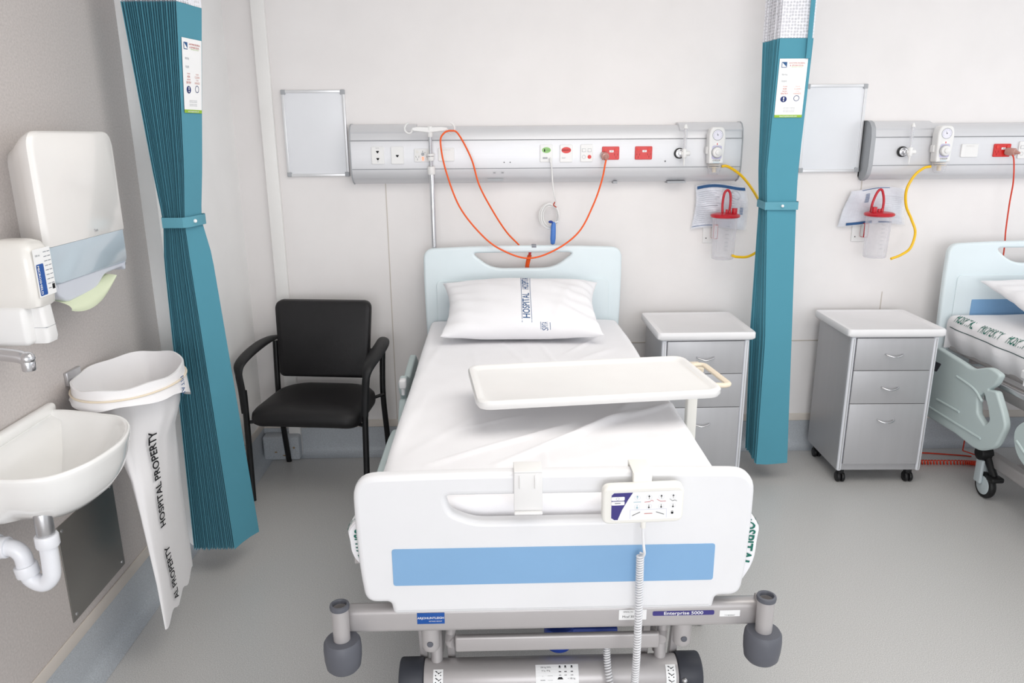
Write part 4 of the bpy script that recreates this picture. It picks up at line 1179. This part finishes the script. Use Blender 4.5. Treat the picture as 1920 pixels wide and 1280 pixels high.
# packets behind the canisters
def packet(x0, x1, z0, z1, seed, label, skew, flip):
    r = random.Random(seed); ph = [r.uniform(0, 6.28) for _ in range(6)]; n = 24
    def F(a, c, o=0.0):
        x = x0 + (x1 - x0) * a + .008 * math.sin(4 * c + ph[0]) + skew * (1 - c) * (-.5 + a)
        z = z0 + (z1 - z0) * c + .010 * math.sin(5 * a + ph[1]) * (1 if c > .5 else .8)
        y = W - .022 + .010 * math.sin(7 * a + 3 * c + ph[2]) * math.sin(5 * c + ph[3]) - .012 * math.sin(PI * a) * math.sin(PI * c)
        return Vector((x, y - o, z))
    b = MB(film_m, mat('packet_white', (240, 242, 248), .3, coat=.4))
    b.use(MATS['packet_white']); b.mrect(F, .02, .02, .52, .98, 0, nx=12, ny=n)
    b.use(film_m).mrect(F, .0, .0, 1, 1, .003, nx=n, ny=n); b.use(MATS['packet_white']).mrect(F, .52, .02, .96, .98, .0, nx=10, ny=n)
    b.use(purple_m if False else navy_m)
    if not flip:
        b.mrect(F, .04, .90, .98, .965, .005, nx=16); b.mrect(F, .02, .055, .45, .065, .005, nx=8)
        b.use(grey_ink)
        for k in range(16): b.mrect(F, .05, .82 - k * .046, .46 - .05 * (k % 3), .824 - k * .046, .005, nx=6)
        for k in range(8): b.mrect(F, .62, .82 - k * .06, .72, .826 - k * .06, .005)
        b.use(navy_m)
        for k in range(6): b.mrect(F, .84, .50 - k * .03, .90, .513 - k * .03, .005)
        b.use(grey_ink).mdisc(F, .76, .78, .09, .005, ry=.1, r0=.085)
    else:
        b.mrect(F, .22, .96, .7, .975, .005, nx=8).mrect(F, .12, .03, .5, .10, .005, nx=8).mrect(F, .6, .03, .8, .07, .005, nx=4)
        b.use(grey_ink)
        for k in range(12): b.mrect(F, .6, .74 - k * .05, .94, .744 - k * .05, .005, nx=6)
        b.use(navy_m)
        for k in range(8): b.mrect(F, .30, .84 - k * .03, .37, .853 - k * .03, .005)
    b.use(film_m)
    return solo('sterile_packet', b, label, 'packet', 'sterile tubing packets', recalc=False, angle=70)


packet(1.045, 1.31, 1.25, 1.478, 2, 'crumpled white sterile packet behind the canister beside the foreground bed', .03, False)
packet(1.845, 2.135, 1.262, 1.452, 5, 'crumpled white sterile packet behind the canister near the right hand curtain', .07, True)

# ------------------------------------------------------------------ nurse call handset
nc = thing('nurse_call_handset', (.28, W - .1, 1.19), 'blue nurse call handset with coiled white lead hanging above the headboard', 'call handset')
b = MB(plate_m); b.tube(smooth([(.283, RYF - .012, 1.618), (.287, RYF - .03, 1.595), (.292, RYF - .02, 1.56), (.297, RYF - .01, 1.5), (.306, RYF + .0, 1.44), (.318, RYF + .02, 1.405)], 30), [.0062] * 6 + [.0038] * 25, 8)
rr = random.Random(5)
pts = []
for k in range(5 * 14):
    an = 2 * PI * k / 14; t = k // 14
    pts.append((.285 + (.044 + .008 * math.sin(t * 2.3)) * math.cos(an) + .006 * math.sin(t * 3 + 1), W - .05 + .006 * math.sin(an * 2 + t) - t * .005, 1.328 + (.058 + .007 * math.cos(t * 1.7)) * math.sin(an)))
pts.append((.295, W - .08, 1.29))
b.tube(smooth(pts, 260), .0037, 7); cord = part('lead', b, nc, label='white looped lead')
b = MB(plate_m, redink_m); b.rcyl((.32, W - .002, 1.378), (.32, W - .06, 1.378), .006, .001, 12); b.use(redink_m).tube(smooth([(.312, W - .07, 1.40), (.306, W - .08, 1.385), (.32, W - .085, 1.375)], 10), .003, 6); part('cord_clip', b, nc)
b = MB(blueh_m, bluep_m); ring = []
for t, rx, ry in ((0, .004, .004), (.004, .011, .008), (.03, .014, .010), (.07, .0135, .010), (.098, .012, .009), (.112, .009, .007), (.116, .003, .003)):
    ring.append([Vector((.302 + .003 * t / .1 + rx * math.cos(a * PI / 10), W - .085 + ry * math.sin(a * PI / 10), 1.185 + t)) for a in range(20)])
b.loft(ring); b.use(bluep_m).sphere((.29, W - .092, 1.302), .01, (1.2, .8, .7)); part('handset', b, nc, label='blue handset')

# ------------------------------------------------------------------ drip pole
iv = thing('drip_pole', (-.306, 3.838, .5), 'chrome drip pole with two white hooks behind the headboard', 'pole')
b = MB(chrome_m); b.cyl((-.306, 3.836, .55), (-.306, 3.836, 1.565), .0135, 24).cyl((-.308, 3.83, 1.56), (-.306, 3.812, 1.74), .009, 20)
part('tube', b, iv)
b = MB(plate_m); b.rcyl((-.307, 3.834, 1.545), (-.307, 3.831, 1.585), .0185, .004, 22); b.rcyl((-.307, 3.826, 1.612), (-.307, 3.824, 1.632), .016, .003, 20); b.rcyl((-.307, 3.824, 1.636), (-.307, 3.823, 1.646), .0195, .002, 20); part('locking_collar', b, iv)
hy = 3.8
b = MB(plate_m); b.rcyl((-.306, hy + .01, 1.725), (-.306, hy + .004, 1.775), .013, .003, 20)
for sg in (-1, 1):
    b.curve2d([[(sg * x, z) for x, z in [(0, -.012), (.075, -.004), (.085, .0), (.085, .01), (.06, .014), (0, .012)]]], .006, .002, XZ(-.306, hy, 1.758))
    hk = [(sg * .085, .005), (sg * .088, -.008), (sg * .1, -.015), (sg * .115, -.008), (sg * .121, .006), (sg * .117, .02), (sg * .108, .03), (sg * .1, .034)]
    b.tube(smooth([(-.306 + x, hy, 1.757 + z) for x, z in hk], 30), .0042, 8)
part('hook_arm', b, iv, label='white crossbar with two hooks')

# ------------------------------------------------------------------ cables
cdb = thing('power_cord', (.17, 3.78, 1.1), 'orange power cord looped over the drip pole hook and plugged into the red socket', 'cord')
fr = [((1138, 292), 3.825), ((1135, 306), 3.80), ((1128, 340), 3.80), ((1112, 385), 3.79), ((1085, 435), 3.77), ((1040, 469), 3.755), ((990, 484), 3.75), ((940, 468), 3.755), ((903, 440), 3.76), ((862, 388), 3.77), ((836, 320), 3.775), ((826, 268), 3.775), ((832, 250), 3.78), ((846, 245), 3.785), ((860, 252), 3.79), ((884, 298), 3.80), ((899, 348), 3.81), ((925, 397), 3.83), ((950, 435), 3.85), ((971, 457), 3.86), ((978, 466), 3.865)]
b = MB(orange_m); b.tube(smooth([at(u, v, 'y', y) for (u, v), y in fr], 160), .0043, 9); part('cable', b, cdb, label='orange cable')
b = MB(mat('clear_plug', (190, 140, 130), .2, coat=.4), satin_m); b.rcyl((.552, RYF - .007, 1.632), (.556, RYF - .045, 1.625), .019, .004, 24); b.lathe([(.012, 0), (.006, .02)], (.556, RYF - .043, 1.625), (.02, -1, -.5), 14); part('plug', b, cdb, label='clear plug')
a_ = at(993, 478, 'y', 3.865); c_ = at(988, 502, 'y', 3.868)
b = MB(orange_m, red_m); b.coil([a_, c_, c_ + Vector((-.005, 0, -.12)), c_ + Vector((-.01, 0, -.3))], .0088, .0028, 42, 7, 12); b.use(red_m).rcyl(a_ + Vector((0, 0, 0)), a_ + Vector((.003, 0, .018)), .007, .001, 10); part('coiled_section', b, cdb, label='orange coiled section')
b = MB(grey_ink, clear_m); q = at(1001, 457, 'y', 3.8); b.use(capgrey_m).box((q.x - .012, YH - .019, hz - .010), (q.x + .012, YH + .02, hz + .004), .002)
solo('cable_clip', b, 'small grey cable clip on the headboard top', 'clip')

cd2 = thing('power_cord', (2.63, 3.78, 1.1), 'thin red orange power cord dropping straight behind the right hand bed', 'cord')
fr = [((1897, 288), 3.82), ((1901, 300), 3.81), ((1900, 340), 3.81), ((1893, 380), 3.83), ((1886, 430), 3.85), ((1884, 455), 3.86), ((1881, 480), 3.87), ((1876, 505), 3.88)]
b = MB(orangered_m); lp = [at(u, v, 'y', y) for (u, v), y in fr] + [Vector((2.62, 3.89, .9)), Vector((2.6, 3.89, .5)), Vector((2.62, 3.86, .2)), Vector((2.58, 3.8, .03))]
b.tube(smooth(lp, 120), .0036, 8); part('cable', b, cd2)
b = MB(MATS['clear_plug']); b.rcyl((2.585, RYF - .007, 1.637), (2.61, RYF - .045, 1.632), .019, .004, 24); b.lathe([(.012, 0), (.005, .022)], (2.61, RYF - .043, 1.632), (.6, -1, -.2), 14); part('plug', b, cd2, label='clear plug')
b = MB(orangered_m); b.coil([(2.20, 3.70, .0145), (2.35, 3.69, .0145), (2.52, 3.68, .0145), (2.6, 3.66, .0145)], .0108, .0032, 30, 7, 14)
b.tube(smooth([(2.60, 3.66, .0146), (2.66, 3.70, .02), (2.62, 3.78, .02), (2.58, 3.80, .03)], 20), .0036, 8)
b.tube(smooth([(2.20, 3.70, .0145), (2.12, 3.74, .004), (2.2, 3.82, .004), (2.35, 3.84, .004), (2.55, 3.80, .004), (2.62, 3.78, .004)], 40), .0036, 8); part('coiled_section', b, cd2, label='orange coiled section on the floor')
b = MB(orangered_m); b.tube(smooth([(2.58, 2.9, .5), (2.56, 3.0, .44), (2.6, 3.1, .38), (2.62, 3.25, .35), (2.66, 3.4, .2)], 30), .0036, 8); part('cable', b, cd2)

# ------------------------------------------------------------------ whiteboards
def whiteboard(x0, x1, z0, z1, lb):
    t = thing('whiteboard', ((x0 + x1) / 2, W, z0), lb, 'whiteboard', 'small whiteboards')
    b = MB(wb_m); b.box((x0 + .01, W - .012, z0 + .01), (x1 - .01, W - .002, z1 - .01), .001); part('writing_surface', b, t)
    b = MB(mat('frame_aluminium', (226, 226, 228), .35, metal=.4))
    for a, c, d, e in ((x0, z0, x1, z0 + .014), (x0, z1 - .014, x1, z1), (x0, z0, x0 + .014, z1), (x1 - .014, z0, x1, z1)): b.box((a, W - .018, c), (d, W, e), .002)
    fr_ = part('frame', b, t)
    for x in (x0, x1):
        for z in (z0, z1):
            b = MB(capgrey_m); sx, sz = (1 if x == x0 else -1), (1 if z == z0 else -1)
            b.box((min(x - .001 * sx, x + .022 * sx), W - .0195, min(z - .001 * sz, z + .022 * sz)), (max(x - .001 * sx, x + .022 * sx), W, max(z - .001 * sz, z + .022 * sz)), .003)
            part('corner_cap', b, fr_, label='grey plastic corner')


whiteboard(-1.046, -.733, 1.534, 1.953, 'blank whiteboard left of the long service unit')
whiteboard(1.575, 1.888, 1.536, 1.967, 'blank whiteboard partly hidden by the right hand curtain')

# ------------------------------------------------------------------ towel dispenser
td = thing('towel_dispenser', (WL, 2.37, 1.27), 'large white paper towel dispenser with smoky window on the left wall', 'dispenser')
XF = -1.232
def dring(x, y0, y1, z0, z1, r): return [(x, y, z) for y, z in rpoly([(y0, z0), (y1, z0), (y1, z1), (y0, z1)], r, 7)]
YA, YB = 2.10, 2.56
b = MB(disp_m)
b.loft([dring(x, YA + a, YB - a * .6, 1.44, 1.755 - a * .5, [.004, .004, .05, .05]) for x, a in ((WL, .10), (WL + .03, .075), (WL + .075, .03), (WL + .105, .008), (XF - .012, .004), (XF - .003, .01), (XF, .02))])
part('cover', b, td, label='glossy white cover')
b = MB(smoke_m); 
b.loft([dring(x, YA + a + .004, YB - a * .6 - .003, 1.335, 1.439, [.02, .02, .002, .002]) for x, a in ((WL, .10), (WL + .03, .075), (WL + .075, .03), (WL + .105, .008), (XF - .014, .006), (XF - .005, .012), (XF - .002, .022))])
part('window', b, td, label='smoky blue translucent window')
b = MB(mat('pale_grey_plastic', (216, 220, 230), .3, coat=.3)); outl = rpoly([(YA + .03, 1.335), (YA + .03, 1.30), (YA + .07, 1.272), (YA + .24, 1.28), (YA + .30, 1.315), (YA + .42, 1.318), (YB - .02, 1.30), (YB - .01, 1.335)], [.004, .03, .04, .03, .02, .02, .02, .004], 6)
b.curve2d([outl], .052, .006, YZ(WL + .068, 0, 0)); part('base', b, td)
b = MB(grey_ink); P = sidef(XF + .0002, YB - .19, 1.457); b.mtext(P, 'Tork', 0, 0, .012); part('logo', b, td)
b = MB(towel_m); rows = []
for i in range(11):
    t = i / 10; rows.append([Vector((XF - .05 + .055 * math.sin(t * 1.9) + .008 * math.sin(s * 3), YA + .045 + .30 * s + .02 * t * (1 - s), 1.287 - .062 * t ** 1.2 * math.sin(PI * (.16 + .80 * s)) ** .8 * (1.1 - .35 * s) + .022 * s)) for s in [k / 20 for k in range(21)]])
b.loft(rows, closed=False)
solo('paper_towel', b, 'pale green paper towel poking out under the towel dispenser', 'paper towel', angle=80, recalc=False)

# ------------------------------------------------------------------ soap dispenser
sd = thing('soap_dispenser', (WL, 1.98, 1.2), 'white soap dispenser bottle on the left wall above the tap', 'soap dispenser')
b = MB(soap_m); cxs, cys = -1.248, 1.985
def sring(z, hx, hy, r, ox=0): return [(cxs + ox + x, cys + y, z) for x, y in rrect(2 * hx, 2 * hy, r, 6)]
b.loft([sring(z, hx, hy, min(.028, hx * .6)) for z, hx, hy in ((1.305, .058, .044), (1.31, .063, .048), (1.34, .066, .051), (1.42, .066, .051), (1.455, .064, .049), (1.472, .055, .042), (1.480, .038, .028), (1.482, .02, .015))])
bot = part('bottle', b, sd, label='milky plastic bottle')
b = MB(lab_m); P = lambda a, c, o=0.0: (Vector((cxs + .0668 + o, cys + a, 1.39 + c)) if a > -.028 else Vector((cxs + .0668 - .010 + (a + .028) * 1.0 + .002, cys - .0515 - o, 1.39 + c)))
Pf = lambda a, c, o=0.0: Vector((cxs + .0665 + o, cys + a, 1.395 + c))
b.mpoly(Pf, rrect(.078, .125, .004), .0003)
b.use(lablue_m).mpoly(Pf, [(x - .017, z - .018) for x, z in rrect(.032, .082, .004)], .0008); b.use(lab_m).mtext(Pf, 'MICROSHIELD', -.026, -.018, .012, rot=-PI / 2, off=.0012, bold=.0002)
b.use(grey_ink)
for k in range(9): b.mrect(Pf, .006, .05 - k * .012, .02, .052 - k * .012).mrect(Pf, .023, .05 - k * .012, .036, .052 - k * .012)
b.mtext(Pf, '500 mL', -.02, .045, .007); b.use(ink_m).mrect(Pf, .024, -.05, .036, -.036)
part('label', b, bot, label='white and blue product label')
b = MB(plate_m); b.box((WL, cys - .055, 1.205), (cxs + .03, cys + .045, 1.312), .016, 4); b.box((WL, cys - .05, 1.27), (WL + .012, cys + .05, 1.46), .004); bk = part('bracket', b, sd)
b = MB(plate_m, grey_ink); ring = [[(cxs + x + ox, cys + y, z) for x, y in rrect(.044, .05, .012, 4)] for z, ox in ((1.207, .038), (1.22, .042), (1.25, .040), (1.30, .036), (1.335, .034))]
b.loft(ring); b.use(grey_ink).box((cxs + .02, cys - .0254, 1.2495), (cxs + .0625, cys + .02, 1.2502)); part('push_lever', b, sd)

# ------------------------------------------------------------------ basin, tap, trap
bs = thing('wash_basin', (-1.24, 1.95, .75), 'white ceramic wall basin at the left edge', 'basin')
rim = [at(u, v, 'z', z) for u, v, z in ((130, 768, .945), (185, 774, .942), (228, 780, .94), (244, 797, .938), (234, 822, .936), (205, 846, .934), (160, 872, .932), (100, 894, .93), (40, 902, .93), (-30, 903, .93))]
outer = [Vector((WL + .002, rim[0].y + .005, .945))] + [p for p in rim if p.x > WL + .004 or True]
outer = [p if p.x > WL + .003 else Vector((WL + .003, p.y, p.z)) for p in outer]
lastp = outer[-1]
outer += [Vector((WL + .06, lastp.y - .035, .93)), Vector((WL + .002, lastp.y - .045, .93))]
front_curve = smooth(outer, 60)
back = [Vector((WL + .002, front_curve[-1].y + (front_curve[0].y - front_curve[-1].y) * t / 14, .935 + .01 * t / 14)) for t in range(1, 14)]
rim_pts = front_curve + back
cen = Vector((-1.215, (front_curve[0].y + front_curve[-1].y) / 2, .9))
def sc(f, dz, ox=0.0, oy=0.0, bk=1.0):
    out = []
    for p in rim_pts:
        q = Vector((cen.x + ox + (p.x - cen.x) * f, cen.y + oy + (p.y - cen.y) * f, p.z + dz))
        q.x = max(q.x, WL + .002); out.append(q)
    return out
def body_ring(f, z, keepback=True):
    out = []
    for p in rim_pts:
        q = Vector((cen.x + (p.x - cen.x) * f, cen.y + (p.y - cen.y) * f, z))
        if keepback and p.x < WL + .012: q.x = WL + .002
        out.append(q)
    return out
b = MB(cer_m)
def zmix(p, z, k): return Vector((p.x, p.y, p.z * (1 - k) + z * k))
rings = [body_ring(.28, .765), body_ring(.42, .768), body_ring(.60, .782), body_ring(.76, .808), body_ring(.88, .842), body_ring(.95, .88)]
rings += [[Vector((p.x, p.y, p.z - .02)) for p in body_ring_ ] for body_ring_ in [sc(.985, 0)]]
rings += [sc(1.0, -.008), sc(.995, 0.0), sc(.97, .003), sc(.93, -.002)]
def bowl(f, z, ox=.012):
    return [Vector((cen.x + ox + (max(p.x, WL + .05) - cen.x - ox) * f, cen.y + (p.y - cen.y) * f, z)) for p in rim_pts]
rings += [bowl(.88, .92), bowl(.80, .89), bowl(.62, .845), bowl(.38, .815), bowl(.12, .805)]
b.loft(rings); bowlp = part('bowl', b, bs, angle=70)
b = MB(cer_m); b.box((WL, cen.y - .27, .93), (WL + .03, cen.y + .27, .965), .012, 4); part('back_ledge', b, bs)
b = MB(chrome_m, ink_m); b.rcyl((-1.21, cen.y, .8055), (-1.21, cen.y, .811), .02, .002, 24); part('waste_fitting', b, bs)

tp = thing('basin_tap', (WL, 1.93, 1.13), 'chrome wall tap spout above the basin', 'tap')
b = MB(chrome_m); b.tube(smooth([(WL + .01, 1.90, 1.20), (-1.31, 1.90, 1.198), (-1.24, 1.90, 1.190), (-1.215, 1.90, 1.180)], 20), [.017] * 21, 18); b.sphere((-1.213, 1.90, 1.183), .0185)
b.rcyl((-1.213, 1.90, 1.15), (-1.213, 1.90, 1.18), .0165, .003, 20); part('spout', b, tp)
b = MB(chrome_m); b.rcyl((WL, 1.90, 1.20), (WL + .012, 1.90, 1.20), .032, .003, 24); part('wall_flange', b, tp)

tr = thing('waste_trap', (-1.16, 1.78, .6), 'white plastic bottle bend trap under the basin', 'pipe')
ty = 1.77
b = MB(satin_m); b.rcyl((-1.165, ty, .745), (-1.165, ty, .812), .0215, .002, 22); part('tailpiece', b, tr, label='steel tailpiece')
b = MB(pipe_m)
path = smooth([(-1.165, ty, .735), (-1.167, ty, .66), (-1.172, ty, .625), (-1.195, ty, .605), (-1.225, ty, .622), (-1.232, ty, .655), (-1.236, ty, .69), (-1.255, ty, .71), (-1.29, ty, .713), (WL + .005, ty, .713)], 60)
b.tube(path, .0215, 18); part('bend', b, tr)
def nut(a, c, r):
    b = MB(pipe_m); b.rcyl(a, c, r, .003, 12); part('union_nut', b, tr)
nut((-1.165, ty, .715), (-1.165, ty, .748), .0285); nut((-1.229, ty, .632), (-1.2335, ty, .662), .0285); nut((-1.268, ty, .713), (-1.292, ty, .713), .0285)
b = MB(pipe_m); b.rcyl((-1.292, ty, .713), (-1.30, ty, .713), .034, .002, 24); part('union_ring', b, tr)

# ------------------------------------------------------------------ linen bag
HC = Vector((-1.195, 2.372, .985)); HRX, HRY = .155, .205
hb = thing('bag_holder', (WL, 2.36, .95), 'wall bracket and hoop holding the white linen bag', 'holder')
b = MB(satin_m); b.box((WL, 2.29, .975), (WL + .012, 2.37, 1.02), .002); part('bracket', b, hb)
b = MB(beige_m); b.tube([(HC.x + (HRX + .006) * math.cos(2 * PI * k / 48), HC.y + (HRY + .006) * math.sin(2 * PI * k / 48), HC.z - .018) for k in range(49)], .0034, 8); part('hoop', b, hb, label='cream elastic hoop')
lbm = MB(bagm); rnd = random.Random(3); N = 72
def bring(cx_, cy_, rx, ry, z, wr=0.0, zf=None, ph=0, sq=2.0):
    out = []
    for k in range(N):
        a = 2 * PI * k / N; c_, s_ = math.cos(a), math.sin(a)
        e = 2 / sq; X = math.copysign(abs(c_) ** e, c_); Y = math.copysign(abs(s_) ** e, s_)
        w_ = 1 + wr * (math.sin(11 * a + ph) + .6 * math.sin(17 * a + 2 * ph + 1) + .4 * math.sin(5 * a + ph * 3))
        out.append(Vector((cx_ + rx * X * w_, cy_ + ry * Y * w_, z + (zf(a, Y) if zf else 0))))
    return out
wob = lambda a, Y: .003 * math.sin(7 * a) + .012 * max(0, Y)
R_ = [bring(HC.x, HC.y, HRX + .012, HRY + .010, .940, .008, lambda a, Y: -.07 * max(0, Y + .3) + .006 * math.sin(5 * a + 1)), bring(HC.x, HC.y, HRX + .006, HRY + .006, .955, .006), bring(HC.x, HC.y, HRX + .002, HRY + .002, .975, .002), bring(HC.x, HC.y, HRX + .002, HRY + .002, .998, .002, wob), bring(HC.x, HC.y, HRX - .004, HRY - .004, .999, .002, wob)]
R_ += [bring(HC.x, HC.y, HRX - .004, HRY - .004, .97, .004), bring(HC.x + .004, HC.y + .02, HRX - .02, HRY - .04, .94, .012, ph=.5)]
R_ += [bring(-1.18, 2.385, .110, .160, .86, .012, ph=.8), bring(-1.17, 2.375, .07, .155, .78, .012, ph=1.1), bring(-1.15, 2.365, .045, .153, .68, .010, ph=1.3), bring(-1.14, 2.355, .028, .146, .56, .008, ph=1.4, sq=2.2),
       bring(-1.135, 2.355, .020, .138, .42, .006, ph=1.5, sq=2.4), bring(-1.132, 2.36, .014, .134, .30, .005, ph=1.6, sq=2.6), bring(-1.13, 2.362, .005, .132, .165, .002, lambda a, Y: .035 * Y + .012 * math.sin(9 * Y), ph=1.6, sq=2.8)]
lbm.loft(R_, caps=(False, False))
PB = lambda a, c, o=0.0: None
def bag_surf(y, z, o):   # front (+x) face of the hanging bag
    zs = [.165, .30, .42, .56, .68, .78, .86]; cx_ = [-1.13, -1.132, -1.135, -1.14, -1.15, -1.17, -1.185]; rx = [.005, .014, .020, .028, .045, .07, .11]; ry = [.132, .134, .138, .146, .153, .155, .16]; cy_ = [2.362, 2.36, 2.355, 2.355, 2.365, 2.375, 2.385]
    z = max(.13, min(.86, z)); k = max(0, min(5, sum(1 for q in zs[1:] if z > q))); t = (z - zs[k]) / (zs[k + 1] - zs[k])
    L = lambda A: A[k] + (A[k + 1] - A[k]) * t
    s = max(-.98, min(.98, (y - L(cy_)) / L(ry)))
    return Vector((L(cx_) + (L(rx) + .0045) * math.sqrt(1 - s * s) ** .9 + o, y, z))
lbm.use(ink_m)
PB = lambda a, c, o=0.0: bag_surf(2.325 + a - c * .0, .70 + c, o)
PR = lambda a, c, o=0.0: bag_surf(2.31 - c, .69 + a, .004 + o)     # reading direction runs up the bag
lbm.mtext(lambda a, c, o=0.0: bag_surf(2.278 - c, .655 + a, .003 + o), 'HOSPITAL PROPERTY', 0, 0, .041, bold=.0009, sx=.86)
lbm.mtext(lambda a, c, o=0.0: bag_surf(2.298 - c - a * .15, .30 + a, .003 + o), 'AL PROPERTY', 0, 0, .041, bold=.0009, sx=.86)
lbm.use(navy_m)
PN = lambda a, c, o=0.0: Vector((HC.x + (HRX + .012) * math.cos(.9 + a * 4) , HC.y + (HRY + .012) * math.sin(.9 + a * 4) - 0, .945 + c))
lbm.mtext(lambda a, c, o=0.0: Vector((HC.x + (HRX + .014) * math.cos(-.02 + c / .18), HC.y + (HRY + .014) * math.sin(-.02 + c / .18), .948 + a)), 'PITAL', 0, 0, .030, sx=-.9)
solo('linen_bag', lbm, 'long white plastic linen bag printed HOSPITAL PROPERTY hanging beside the basin', 'bag', angle=70, recalc=False)

for o in list(COL.objects):
    if o.type == 'MESH' and 'label' not in o and o.parent is None and 'kind' not in o: print('untagged', o.name)
